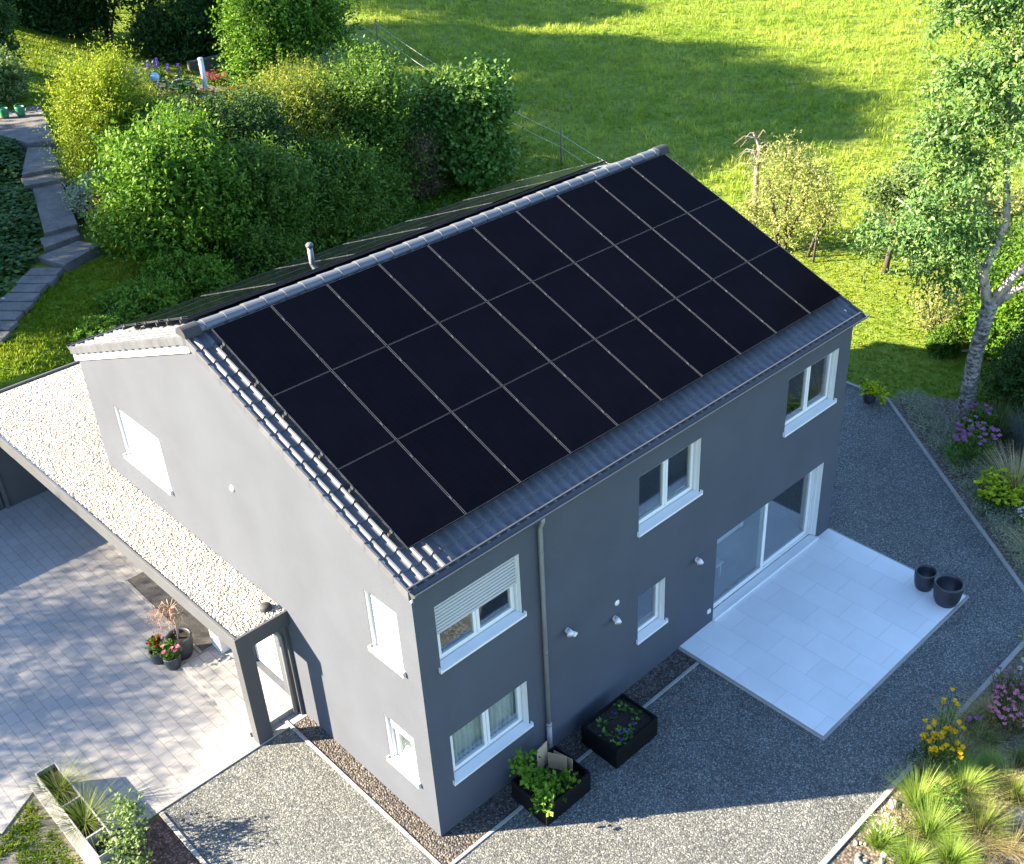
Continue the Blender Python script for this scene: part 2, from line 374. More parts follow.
FM = dict(red=petal('red_petal', (.40, .012, .02)), pink=petal('pink_petal', (.45, .15, .22)), mauve=petal('mauve_petal', (.30, .11, .28)),
          yellow=petal('yellow_petal', (.62, .36, .004)), white=petal('white_petal', (.55, .55, .50)), blue=petal('violet_petal', (.07, .035, .32)), rose=petal('dusty_rose_petal', (.22, .09, .13)), magenta=petal('magenta_petal', (.36, .02, .11)))

# ------------------------------------------------------------------ terrain
def S(t): t = np.clip(t, 0, 1); return t*t*(3-2*t)
def H(x, y):
    x = np.asarray(x, float); y = np.asarray(y, float)
    u = .8*y-.6*x
    z = (2.75*S((u-8)/5)+.09*np.maximum(0, u-13))*(1-.7*S((x-9)/13))
    return z*np.maximum(S((y-15.45)/.25), S((x-1.8)/5)*S((y-11.5)/5))
def hz(x, y): return float(H(x, y))

def terrain_mat():
    m, t, b = new_mat('grassland'); v = coords(t)
    big = noise(t, v, .12, 5); fine = noise(t, v, 3.5, 6, .7)
    c1 = ramp(t, fine, [(.25, (.06, .115, .012)), (.5, (.13, .195, .022)), (.75, (.22, .265, .045))])
    c2 = ramp(t, fine, [(.25, (.09, .13, .018)), (.5, (.17, .21, .032)), (.75, (.25, .265, .06))])
    col = mixc(t, ramp(t, big, [(.42, (0, 0, 0)), (.62, (1, 1, 1))]), c1, c2)
    t.links.new(col, b.inputs['Base Color']); b.inputs['Roughness'].default_value = .9; b.inputs['Specular IOR Level'].default_value = .1
    bump(t, b, noise(t, v, 9, 6, .75), .9, .12); return m
def make_terrain():
    def axis(lo, hi, cuts):
        a = list(np.arange(lo, hi, 1.0)); a = [q for q in a]+cuts; return np.array(sorted(set(np.round(a, 3))))
    xs = np.concatenate([[-420, -260, -160, -100, -70], axis(-50, 90, []), [105, 130, 170, 240, 340, 460, 600]])
    ys = np.concatenate([[-420, -240, -140, -90, -60], axis(-40, 110, [15.45, 15.5, 15.55, 15.6, 15.65, 15.7]), [125, 150, 190, 260, 360, 500, 650]])
    X, Y = np.meshgrid(xs, ys, indexing='ij'); Z = H(X, Y)-.02
    hole = (Y < 15) & (X < 17) & (Y > -5) & (X > -5.5)
    n, m = X.shape; mb = MB()
    mb.v = list(map(tuple, np.stack([X, Y, Z], -1).reshape(-1, 3)))
    mb.f = [(i*m+j, (i+1)*m+j, (i+1)*m+j+1, i*m+j+1) for i in range(n-1) for j in range(m-1)]
    return structure('ground', mb, terrain_mat(), smooth=True, recalc=False)
make_terrain()

def sheet(name, poly, z, mat, thick=.25):
    mb = MB(); mb.prism(poly, z-thick, z); return structure(name, mb, mat)
def inside(px, py, poly):
    r = np.zeros(len(px), bool); n = len(poly); j = n-1
    for i in range(n):
        xi, yi = poly[i]; xj, yj = poly[j]
        c = ((yi > py) != (yj > py)) & (px < (xj-xi)*(py-yi)/(yj-yi+1e-12)+xi); r ^= c; j = i
    return r
GRAVEL = [(-3.03, 3.9), (-3.03, -9), (-1.5, -12), (3.9, -12), (3.9, -4.82), (11.85, -4.82), (17.25, 2.02), (17.28, 3.32), (11.0, 3.32), (.2, 3.0), (.2, 3.9)]
sheet('gravel_yard', GRAVEL, .004, M['gravel'], .1)
DRIVE = [(-14, 10.3), (-5.14, 5.46), (-4.32, 5.98), (-4.32, 3.9), (.1, 3.9), (.1, 10.62), (6, 10.7), (6, 14.8), (-14, 14.8)]
sheet('driveway', DRIVE, .012, M['paver'], .1)
sheet('front_lawn_soil', [(-5.14, 5.46), (-4.32, 5.98), (-4.32, 2.0), (-12, -1), (-14, 10.3)], .0, surf('sandy_lawn_soil', (.17, .148, .112), .95, .25, 4, .6, 60, fine=.3), .1)
sheet('bark_mulch_bed', [(-4.2, 3.25), (-3.92, 3.25), (-3.92, 3.82), (-3.08, 3.82), (-3.08, -6), (-4.2, -6)], .008, M['mulch'], .1)
sheet('splash_strip', [(-.35, 3.86), (-.35, -.50), (6.14, -.50), (6.14, .2), (.2, .2), (.2, 3.86)], .010, M['gravel_dark'], .1)
sheet('splash_strip', [(-.50, 6.9), (.1, 6.9), (.1, 10.1), (-.50, 10.1)], .018, surf('dark_grit', (.10, .095, .09), .9, .3, 30, 1.0, 50, fine=.5), .1)
BED = [(17.25+.06, 2.02), (11.85, -4.86), (3.9, -4.9), (3.9, -13), (24, -13), (22, -6), (18.0, 1.6)]
sheet('flower_bed', BED, .006, M['bedsoil'], .1)
mb = MB(); mb.box((6.16, -3.35, -.1), (11.36, -.002, .06)); structure('patio', mb, M['patio'], bevel=.006)
mb = MB(); mb.box((6.10, -3.351, -.1), (6.158, -.002, .045)); mb.box((6.10, -3.41, -.1), (11.42, -3.352, .045)); mb.box((11.362, -3.351, -.1), (11.42, -.002, .045))
structure('patio_edging', mb, M['concrete'], bevel=.005)
mb = MB(); mb.box((-1.0, 4.16, -.1), (.08, 6.72, .12)); structure('entrance_step', mb, M['steppaver'], bevel=.01)
def kerb(pts, wd=.07, z=.045):
    mb = MB()
    for (x0, y0), (x1, y1) in zip(pts, pts[1:]):
        d = Vector((x1-x0, y1-y0)).normalized(); n = Vector((-d.y, d.x))*wd/2; L = math.hypot(x1-x0, y1-y0); k = max(1, round(L/1.0))
        for i in range(k):
            a = Vector((x0, y0))+d*(L*i/k+.004); b = Vector((x0, y0))+d*(L*(i+1)/k-.004)
            mb.prism([tuple(a-n), tuple(b-n), tuple(b+n), tuple(a+n)], -.12, z+random.uniform(-.003, .003))
    return structure('kerb', mb, M['concrete'], bevel=.006)
kerb([(17.28, 3.34), (17.25, 2.02), (11.85, -4.82)], .09)
kerb([(17.2, 3.36), (11.5, 3.36)], .08)
kerb([(11.8, -4.84), (3.6, -4.84), (3.0, -5.4), (2.0, -9)], .09)
kerb([(-.37, 4.1), (-.37, -.52)], .06, .03); kerb([(-.33, -.53), (6.08, -.53)], .06, .03)
kerb([(-3.03, 3.93), (-.38, 3.93)], .08, .03); kerb([(-3.03, 3.85), (-3.03, -6)], .07, .035)
kerb([(-14, 10.28), (-5.14, 5.44), (-4.36, 5.95)], .07, .03); kerb([(-4.33, 6.02), (-4.33, 2.6)], .11, .10)
kerb([(-.54, 6.85), (-.54, 10.15)], .07, .03)
kerb([(-1.02, 6.72), (-1.02, 4.2)], .045, .118)

# ------------------------------------------------------------------ house
LX, WY, HW = 11.36, 10.62, 5.35
RZ0, TP, RY = 5.46, .40, 5.35                     # tile plane z = RZ0 + TP*y up to the ridge at RY
RTOP = RZ0+TP*RY
SL = math.sqrt(1+TP*TP)
house = thing('house', 'two storey grey rendered house with dark pitched roof, black solar panels and white windows', 'house')
FRONT = dict(w1=(.38, 2.08, 3.57, 4.80), w2=(.40, 2.09, 1.04, 2.08), w3=(4.88, 6.55, 3.60, 4.80), w4=(9.20, 10.93, 3.62, 4.86),
             small=(4.89, 5.66, 1.06, 2.13), door=(7.20, 10.86, .10, 2.12))
GABLE = dict(big=(7.62, 9.45, 3.34, 4.55), up=(.43, 1.22, 3.47, 4.67), low=(.43, 1.20, .97, 2.03), door=(4.62, 5.74, .14, 2.10))
def wall_mesh():
    mb = MB()
    HG = 5.30
    def face_wall(P, u0, u1, v0, v1, ops, depth=.34):
        us = sorted({u0, u1, *[o[0] for o in ops], *[o[1] for o in ops]}); vs = sorted({v0, v1, *[o[2] for o in ops], *[o[3] for o in ops]})
        for a, b in zip(us, us[1:]):
            for c, d in zip(vs, vs[1:]):
                if any(o[0] <= (a+b)/2 <= o[1] and o[2] <= (c+d)/2 <= o[3] for o in ops): continue
                mb.add([P(a, c, 0), P(b, c, 0), P(b, d, 0), P(a, d, 0)], [(0, 1, 2, 3)])
                mb.add([P(a, c, depth), P(b, c, depth), P(b, d, depth), P(a, d, depth)], [(3, 2, 1, 0)])
        for (a, b, c, d) in ops:
            for (p, q) in (((a, c), (b, c)), ((b, c), (b, d)), ((b, d), (a, d)), ((a, d), (a, c))):
                mb.add([P(*p, 0), P(*q, 0), P(*q, depth), P(*p, depth)], [(0, 1, 2, 3)])
    face_wall(lambda u, v, d: (u, d, v), 0, LX, -.1, HW, list(FRONT.values()))
    face_wall(lambda u, v, d: (d, u, v), 0, WY, -.1, HG, list(GABLE.values()))
    face_wall(lambda u, v, d: (LX-d, u, v), 0, WY, -.1, HG, [])
    face_wall(lambda u, v, d: (u, WY-d, v), 0, LX, -.1, HW, [])
    g = lambda x: [(x, 0, HG), (x, WY, HG), (x, WY, RZ0-.15), (x, RY, RTOP-.15), (x, 0, RZ0-.15)]
    for x in (0, .34, LX-.34, LX): mb.add(g(x), [(0, 1, 2, 3, 4)])
    return mb
wm = wall_mesh().build('wall', M['plaster'], house, recalc=False)
mb = MB(); mb.box((.36, .36, -.05), (LX-.36, WY-.36, .10)); mb.build('ground_floor', M['intfloor'], house)
mb = MB(); mb.box((.36, .36, 2.55), (LX-.36, WY-.36, 2.80)); mb.build('upper_floor', M['interior'], house)
mb = MB(); mb.box((.36, .36, 5.22), (LX-.36, WY-.36, 5.32)); mb.build('attic_floor', M['interior'], house)
mb = MB()
for z0, z1 in ((.101, 2.549), (2.801, 5.219)):
    mb.box((4.1, .36, z0), (4.2, 5, z1)); mb.box((6.9, .36, z0), (7.0, 5, z1)); mb.box((.36, 5, z0), (LX-.36, 5.1, z1))
mb.build('inner_wall', M['interior'], house)

# --- windows
def window(kind, name, op, P, sashes, shutter=0., sill=True, reveal=.13, curtain=False, sign=1):
    """P(u, v, d): u along the wall, v up, d depth into the wall"""
    u0, u1, v0, v1 = op; W = house
    def bx(mb, a, b, c, d, d0, d1):
        p, q = P(a, c, d0), P(b, d, d1); mb.box(p, q)
    F = .065; mb = MB(); e = .003
    bx(mb, u0+e, u1-e, v0+e, v0+F, reveal, reveal+.07); bx(mb, u0+e, u1-e, v1-F, v1-e, reveal, reveal+.07)
    bx(mb, u0+e, u0+F, v0+F+.001, v1-F-.001, reveal, reveal+.07); bx(mb, u1-F, u1-e, v0+F+.001, v1-F-.001, reveal, reveal+.07)
    # shutter guide rails run up both reveals
    bx(mb, u0+e, u0+.009, v0+.01, v1-e, .006, reveal-.001); bx(mb, u1-.009, u1-e, v0+.01, v1-e, .006, reveal-.001)
    bx(mb, u0+.0092, u0+.035, v0+.01, v1-e, reveal-.055, reveal-.004); bx(mb, u1-.035, u1-.0092, v0+.01, v1-e, reveal-.055, reveal-.004)
    fr = mb.build(name, M['white'], W, bevel=.005)
    iw = (u1-u0-2*F)
    for k in range(sashes):
        a = u0+F+iw*k/sashes+.004; b = u0+F+iw*(k+1)/sashes-.004; c, d = v0+F+.004, v1-F-.004; G = .062; mb = MB()
        o0, o1 = reveal-.012, reveal+.055
        bx(mb, a, b, c, c+G, o0, o1); bx(mb, a, b, d-G, d, o0, o1); bx(mb, a, a+G, c+G+.001, d-G-.001, o0, o1); bx(mb, b-G, b, c+G+.001, d-G-.001, o0, o1)
        mb.build('sash', M['white'], fr, bevel=.005)
        mb = MB(); bx(mb, a+G-.01, b-G+.01, c+G-.01, d-G+.01, reveal+.02, reveal+.032); mb.build('pane', M['glass'], fr)
    if sill:
        mb = MB(); s0 = -.055; prof = [(reveal-.015, v0+.035), (s0, v0-.002), (s0, v0-.045), (s0+.012, v0-.045), (s0+.012, v0-.012), (reveal-.015, v0+.015)]
        a, b = u0-.03, u1+.03; n = len(prof)
        vs = [P(a, z, d) for d, z in prof]+[P(b, z, d) for d, z in prof]
        mb.add(vs, [tuple(range(n)), tuple(range(n, 2*n))[::-1]]+[(i, (i+1) % n, n+(i+1) % n, n+i) for i in range(n)])
        for uu in (a-.012, b-.002): bx(mb, uu, uu+.014, v0-.05, v0+.05, s0-.003, reveal*.5)
        mb.build('sill', M['white'], fr, bevel=.002)
    if shutter > 0:
        mb = MB(); hgt = (v1-v0)*shutter; n = max(2, int(hgt/.062))
        for i in range(n):
            z1 = v1-.004-i*hgt/n; z0 = v1-.004-(i+1)*hgt/n+.013
            za, zb = z0, z1; d0, d1 = reveal-.062, reveal-.03
            a, b = u0+.03, u1-.03; zs = [(d1, za), (d0+.010, za-.004), (d0, (za+zb)/2-.008), (d0+.004, zb+.004), (d1, zb)]
            vs = [P(a, z, d) for d, z in zs]+[P(b, z, d) for d, z in zs]
            mb.add(vs, [(j, j+1, 6+j, 5+j) for j in range(4)]+[(4, 0, 5, 9), (0, 1, 2, 3, 4), (9, 8, 7, 6, 5)])
        mb.build('roller_shutter', M['shutter'], fr)
    if curtain:
        mb = MB(); n = 90; vs = []
        for i in range(n+1):
            u = u0+.02+(u1-u0-.04)*i/n; dd = reveal+.17+.03*math.sin(i*1.15)+.015*math.sin(i*.37)
            vs += [P(u, v0-.1, dd), P(u, v1+.05, dd)]
        mb.add(vs, [(2*i, 2*i+2, 2*i+3, 2*i+1) for i in range(n)]); mb.build('curtain', M['curtain'], fr, smooth=True, recalc=False)
    return fr
PF = lambda u, v, d: (u, d, v)
PG = lambda u, v, d: (d, u, v)
window('window', 'window', FRONT['w1'], PF, 2, .52)
window('window', 'window', FRONT['w2'], PF, 2, 0, curtain=True)
window('window', 'window', FRONT['w3'], PF, 2)
window('window', 'window', FRONT['w4'], PF, 2)
window('window', 'window', FRONT['small'], PF, 1)
window('window', 'window', GABLE['big'], PG, 2, 1.0)
window('window', 'window', GABLE['up'], PG, 1, 1.0)
window('window', 'window', GABLE['low'], PG, 1, .3, curtain=True)
# --- sliding patio door
def patio_door():
    u0, u1, v0, v1 = FRONT['door']; r = .16; F = .075; mb = MB()
    for a, b in ((u0+.003, u0+F), (u1-F, u1-.003)): mb.box((a, r, v0), (b, r+.10, v1-.003))
    mb.box((u0+F+.001, r, v1-F), (u1-F-.001, r+.10, v1-.003)); mb.box((u0+F+.001, r, v0), (u1-F-.001, r+.10, v0+.055))
    mb.box((u1-.012, .006, v0+.03), (u1-.003, r-.001, v1-.003)); mb.box((u0+.003, .006, v0+.03), (u0+.012, r-.001, v1-.003)); mb.box((u1-.05, r-.06, v0+.03), (u1-.0122, r-.002, v1-.003)); mb.box((u0+.0122, r-.06, v0+.03), (u0+.05, r-.002, v1-.003))
    fr = mb.build('patio_door', M['white'], house, bevel=.006)
    um = (u0+u1)/2
    for a, b, dd in ((u0+F, um+.06, .0), (um-.06, u1-F, .055)):
        mb = MB(); G = .10; d0, d1 = r-.015+dd, r+.035+dd; c, d = v0+.056, v1-F-.002
        mb.box((a+.002, d0, c), (b-.002, d1, c+G)); mb.box((a+.002, d0, d-G), (b-.002, d1, d)); mb.box((a+.002, d0, c+G+.001), (a+G, d1, d-G-.001)); mb.box((b-G, d0, c+G+.001), (b-.002, d1, d-G-.001))
        mb.build('sash', M['white'], fr, bevel=.005)
        mb = MB(); mb.box((a+G-.01, d0+.02, c+G-.01), (b-G+.01, d0+.032, d-G+.01)); mb.build('pane', M['glass'], fr)
    mb = MB(); mb.box((u0-.02, -.07, .062), (u1+.02, -.003, .122)); mb.box((u0+.004, -.0028, .103), (u1-.004, r-.02, .122)); mb.build('door_sill', M['white'], fr, bevel=.006)
patio_door()
# --- front door in the lit gable, under the canopy
def front_door():
    u0, u1, v0, v1 = GABLE['door']; mb = MB()
    mb.box((.10, u0+.003, v0), (.17, u0+.08, v1-.003)); mb.box((.10, u1-.08, v0), (.17, u1-.003, v1-.003)); mb.box((.10, u0+.081, v1-.08), (.17, u1-.081, v1-.003))
    fr = mb.build('front_door', M['white'], house, bevel=.005)
    mb = MB(); mb.box((.11, u0+.083, v0+.01), (.16, u1-.083, v1-.083)); lf = mb.build('door_leaf', M['white'], fr, bevel=.008)
    mb = MB(); mb.tube([(.06, u0+.2, .7), (.06, u0+.2, 1.6)], .014, 8); mb.tube([(.06, u0+.2, .8), (.115, u0+.2, .8)], .009, 6); mb.tube([(.06, u0+.2, 1.5), (.115, u0+.2, 1.5)], .009, 6)
    mb.build('door_handle', M['zinc'], fr, smooth=True)
front_door()
# --- furniture seen through the patio door
sofa = thing('sofa', 'pale low sofa standing inside behind the glass patio door', 'sofa', (9.0, 1.75, .10))
mb = MB(); mb.box((-.85, -.4, .08), (.85, .4, .40)); mb.build('seat', M['cloth'], sofa, bevel=.05)
mb = MB(); mb.box((-.85, .25, .405), (.85, .45, .78)); mb.build('backrest', M['cloth'], sofa, bevel=.05)
for s in (-1, 1):
    mb = MB(); mb.box((s*.86, -.4, .08), (s*1.02, .45, .56)); mb.build('armrest', M['cloth'], sofa, bevel=.04)
tbl = thing('coffee_table', 'small white low table inside the left pane of the patio door', 'table', (8.0, .95, .10))
mb = MB(); mb.box((-.4, -.28, .36), (.4, .28, .40)); mb.build('table_top', M['white'], tbl, bevel=.01)
for sx in (-1, 1):
    for sy in (-1, 1):
        mb = MB(); mb.box((sx*.34-.02, sy*.23-.02, 0), (sx*.34+.02, sy*.23+.02, .359)); mb.build('leg', M['white'], tbl)

# --- roof
def tile_field(rear):
    xs0, xs1 = -.03, 11.60; pitch = .2; nx = int((xs1-xs0)/pitch*8); course = .34; y_e = -.06
    ymax = RY; n = int(math.ceil((ymax-y_e)*SL/course)); mb = MB(); prev = None
    for i in range(n):
        ya = y_e+i*course/SL; yb = min(ymax, y_e+(i+1)*course/SL+.01)
        rows = []
        for (y, lift) in ((ya, -.016), (ya, .030), (yb, .0)):
            row = []
            for k in range(nx+1):
                x = xs0+(xs1-xs0)*k/nx; c = math.cos(2*PI*(x-xs0-.1)/pitch); p = .042*max(0, c)**.8-.006*(c < -.2)
                z = RZ0+TP*y-.100+p+lift
                row.append((x, y if not rear else 2*RY-y, z))
            rows.append(row)
        base = len(mb.v)
        for r in rows: mb.v += r
        m = nx+1
        for r in range(2):
            mb.f += [(base+r*m+k, base+r*m+k+1, base+(r+1)*m+k+1, base+(r+1)*m+k) for k in range(nx)]
    return mb
roof = tile_field(False).build('roof', M['tile'], house, recalc=False)
tile_field(True).build('roof', M['tile'], house, recalc=False)
mb = MB()      # under-roof board closes the tiles from below
for s in (0, 1):
    f = (lambda y: y) if not s else (lambda y: 2*RY-y)
    vs = [(x, f(y), RZ0+TP*y-dz) for x in (0.0, 11.5) for y in (-.04, RY) for dz in (.125, .15)]
    mb.add(vs, [(0, 2, 3, 1), (4, 5, 7, 6), (0, 1, 5, 4), (2, 6, 7, 3), (0, 4, 6, 2), (1, 3, 7, 5)])
mb.build('roof_deck', M['darkmetal'], house)
def verge(xa, xb, rear):
    """stepped verge tiles: one flange and cap per course"""
    mb = MB(); course = .34; y_e = -.06; n = int(math.ceil((RY-y_e)*SL/course))
    for i in range(n):
        ya = y_e+i*course/SL; yb = min(RY, ya+course/SL+.02)
        f = (lambda y: y) if not rear else (lambda y: 2*RY-y)
        vs = []
        for x in (xa, xb):
            vs += [(x, f(ya), RZ0+TP*ya-.042), (x, f(yb), RZ0+TP*yb-.068), (x, f(yb), RZ0+TP*yb-.235), (x, f(ya), RZ0+TP*ya-.205)]
        mb.add(vs, [(0, 1, 2, 3), (7, 6, 5, 4), (0, 4, 5, 1), (1, 5, 6, 2), (2, 6, 7, 3), (3, 7, 4, 0)])
    return mb.build('verge_tiles', M['tile'], house, bevel=.006)
verge(-.075, -.031, False); verge(-.075, -.031, True); verge(11.601, 11.645, False); verge(11.601, 11.645, True)
mb = MB()      # half round ridge tiles, overlapping
nr = 31; x0 = -.09; tl = 11.75/nr
for i in range(nr):
    a = x0+i*tl; b = a+tl+.03; vs = []
    for x, r in ((a, .125), (b, .108)):
        for k in range(11):
            th = PI*(k/10); vs.append((x, RY+r*1.15*math.cos(th), RTOP-.03+r*math.sin(th)))
    for x, r in ((a, .108), (b, .092)):
        for k in range(11):
            th = PI*(k/10); vs.append((x, RY+r*1.15*math.cos(th), RTOP-.03+r*math.sin(th)))
    fs = [(k, k+1, 12+k, 11+k) for k in range(10)]+[(22+k, 33+k, 34+k, 23+k) for k in range(10)]+[(k, 22+k, 23+k, k+1) for k in range(10)]+[(11+k, 12+k, 34+k, 33+k) for k in range(10)]
    mb.add(vs, fs)
mb.build('ridge_tiles', M['ridge'], house, smooth=False)
for x in (-.11, 11.40):
    mb = MB(); pr = [(RY+.16*math.cos(PI*k/12), RTOP-.05+.155*math.sin(PI*k/12)) for k in range(13)]
    mb.add([(x, y, z) for y, z in pr]+[(x+.30, y, z) for y, z in pr], [tuple(range(13)), tuple(range(13, 26))[::-1]]+[(i, (i+1) % 13, 13+(i+1) % 13, 13+i) for i in range(13)])
    mb.build('ridge_end_cap', M['rubber'], house)
# verge boards under the tiles, white
mb = MB()
def board(y0, y1, drop0, drop1, xa, xb, rear):
    f = (lambda y: y) if not rear else (lambda y: 2*RY-y)
    vs = [(x, f(y), RZ0+TP*y-d) for x in (xa, xb) for y in (y0, y1) for d in (drop0, drop1)]
    mb.add(vs, [(0, 1, 3, 2), (4, 6, 7, 5), (0, 2, 6, 4), (1, 5, 7, 3), (0, 4, 5, 1), (2, 3, 7, 6)])
for ar in ((-.05, .275, -.030, -.002, False), (-.07, .38, -.030, -.002, True), (-.05, .275, LX+.002, LX+.03, False), (-.07, .38, LX+.002, LX+.03, True)):
    mb = MB(); board(ar[0], RY-.001, .10, ar[1], ar[2], ar[3], ar[4]); mb.build('verge_board', M['trim'], house)

mb = MB(); mb.box((-.03, -.045, 5.325), (LX+.03, -.002, 5.36)); mb.build('eaves_trim', M['trim'], house)
mb = MB(); mb.box((-.05, -.03, 5.362), (LX+.2, -.004, 5.43)); mb.build('fascia', M['darkmetal'], house)
mb = MB(); mb.box((-.05, WY+.10, 5.30), (LX+.2, WY+.13, 5.42)); mb.box((0, WY+.001, 5.28), (LX, WY+.099, 5.34)); mb.build('fascia', M['darkmetal'], house)
def gutter(yc, zc, sgn):
    mb = MB(); r = .075; n = 12; pr = []
    for rr in (r, r-.008):
        pr.append([(yc+rr*math.cos(PI+PI*k/n), zc+rr*math.sin(PI+PI*k/n)) for k in range(n+1)])
    prof = pr[0]+pr[1][::-1]; m = len(prof)
    vs = [(-.06, y, z) for y, z in prof]+[(LX+.24, y, z) for y, z in prof]
    mb.add(vs, [(i, (i+1) % m, m+(i+1) % m, m+i) for i in range(m)])
    mb.tube([(-.06, yc-sgn*r, zc), (LX+.24, yc-sgn*r, zc)], .011, 8)
    for x in (-.06, LX+.235): mb.add([(x, y, z) for y, z in pr[0]]+[(x+.006, y, z) for y, z in pr[0]], [tuple(range(n+1)), tuple(range(n+1, 2*n+2))[::-1]]+[(i, i+1, n+2+i, n+1+i) for i in range(n)])
    return mb.build('gutter', M['darkmetal'], house)
gutter(-.125, 5.40, 1); gutter(WY+.21, 5.36, -1)
mb = MB(); mb.tube([(2.49, -.125, 5.33), (2.49, -.125, 5.24), (2.49, -.06, 5.10), (2.49, -.06, 4.95), (2.49, -.06, .02)], .040, 12)
dp = mb.build('downpipe', M['zinc'], house, smooth=True)
mb = MB(); mb.tube([(2.49, -.06, .02), (2.49, -.06, .78)], .048, 12); mb.tube([(2.49, -.06, .76), (2.49, -.06, .80)], .055, 12); mb.build('standpipe', surf('grey_standpipe', (.22, .23, .25), .5, .08), dp, smooth=True)
for z in (2.5, 4.6):
    mb = MB(); mb.tube([(2.49, -.06, z), (2.49, -.06, z+.03)], .047, 12); mb.tube([(2.49, -.06, z+.015), (2.49, .0, z+.015)], .008, 6); mb.build('pipe_clip', M['zinc'], dp)
vz = RZ0+TP*(2*RY-7.84)
mb = MB(); mb.tube([(3.95, 7.84, vz-.1), (3.95, 7.84, vz+.46)], .055, 14); vp = mb.build('vent_pipe', M['zinc'], house, smooth=True)
mb = MB(); mb.lathe([(.001, .085), (.05, .08), (.075, .05), (.075, .0), (.06, -.01)], (3.95, 7.84, vz+.46), 16); mb.build('vent_cap', M['ridge'], vp, smooth=True)

# ------------------------------------------------------------------ solar arrays
def solar_array(name, label, x0, s0, cols, rows, pw, ph, rear, gapx, gapy, longside_x):
    """panels in a local frame: x along the eaves, y up the slope, z off the roof"""
    t = thing(name, label, 'solar array', (0, 0, 0))
    a = math.atan(TP)
    if not rear: t.matrix_world = Matrix.Translation((0, 0, RZ0)) @ Matrix.Rotation(a, 4, 'X')
    else: t.matrix_world = Matrix.Translation((0, 2*RY, RZ0)) @ Matrix.Rotation(-a, 4, 'X') @ Matrix.Diagonal((1, -1, 1, 1))
    z1 = .103; z0 = .070
    fx, fy = .008, .004
    mb = MB(); mb.box((0, 0, z0+.004), (pw, ph, z1-.003)); g = mb.build('solar_panel', M['pv_far' if rear else 'pv'], t)
    mb = MB(); mb.box((0, 0, z0), (fx, ph, z1)); mb.box((pw-fx, 0, z0), (pw, ph, z1)); mb.box((fx+.0005, 0, z0), (pw-fx-.0005, fy, z1)); mb.box((fx+.0005, ph-fy, z0), (pw-fx-.0005, ph, z1))
    fr = mb.build('panel_frame', M['frame_alu'], g)
    mb = MB(); mb.box((-.010, -.03, z0), (.010, .03, z1+.006)); mb.tube([(0, 0, z1), (0, 0, z1+.014)], .007, 8); cl = mb.build('clamp', M['frame_alu'], t)
    first = True
    for j in range(rows):
        for i in range(cols):
            p = g if first else copy_tree(g, t)
            p.location = (x0+i*(pw+gapx), s0+j*(ph+gapy), random.uniform(-.0015, .0015)); first = False
    first = True
    for j in range(rows):
        for i in range(cols+1):
            for q in (.22, .78):
                if not first: c = cl.copy(); COL.objects.link(c)
                else: c = cl
                c.location = (x0+i*(pw+gapx)-gapx/2, s0+j*(ph+gapy)+ph*q, 0); first = False
    for j in range(rows):
        for q in (.22, .78):
            mb = MB(); mb.box((x0-.06, s0+j*(ph+gapy)+ph*q-.02, .012), (x0+cols*(pw+gapx)+.04, s0+j*(ph+gapy)+ph*q+.02, .064)); mb.build('mounting_rail', M['frame_alu'], t)
    return t
solar_array('solar_array', 'black solar panels in three rows of ten filling the near roof slope', .315, .45, 10, 3, 1.094, 1.688, False, .020, .012, False)
solar_array('solar_array', 'dark solar panels on the far roof slope behind the ridge', .62, 1.15, 6, 3, 1.74, 1.10, True, .02, .012, True)

# ------------------------------------------------------------------ carport canopy along the gable
cp = thing('carport', 'flat canopy roof with white ballast stones and grey edge wrapping the bright gable wall', 'carport')
ROOFP = [(-1.0, 3.92), (-.003, 3.92), (-.003, 10.63), (6.5, 10.75), (6.5, 15.44), (-9, 15.44), (-9, 13.6), (-1.15, 13.6)]
ROOFP = [(-1.0, 3.92), (-.003, 3.92), (-.003, 10.63), (6.5, 10.75), (6.5, 15.44), (-1.25, 15.44), (-1.16, 13.4)]
mb = MB(); mb.prism(ROOFP, 2.34, 2.57); mb.build('roof', M['trim'], cp)
def edge_strip(pts, wd, z0, z1, mat, name):
    mb = MB()
    for (x0, y0), (x1, y1) in zip(pts, pts[1:]):
        d = Vector((x1-x0, y1-y0)).normalized(); n = Vector((-d.y, d.x))*wd
        a, b = Vector((x0, y0)), Vector((x1, y1))
        mb.prism([tuple(a), tuple(b), tuple(b+n), tuple(a+n)], z0, z1)
    return mb.build(name, mat, cp, bevel=.004)
edge_strip([(-1.18, 15.5), (-1.16, 13.4), (-1.0, 3.89)], -.05, 2.30, 2.62, M['greymetal'], 'fascia')
edge_strip([(-1.05, 3.86), (-.004, 3.86)], .05, 2.30, 2.62, M['anthracite'], 'fascia')
edge_strip([(6.5, 15.455), (-1.25, 15.455)], -.05, 2.40, 2.64, M['greymetal'], 'fascia')
mb = MB(); mb.prism([(-1.0, 3.93), (-.004, 3.93), (-.004, 10.60), (6.4, 10.78), (6.4, 15.40), (-1.17, 15.40), (-1.10, 13.4)], 2.572, 2.590); mb.build('gravel_bed', M['membrane'], cp)
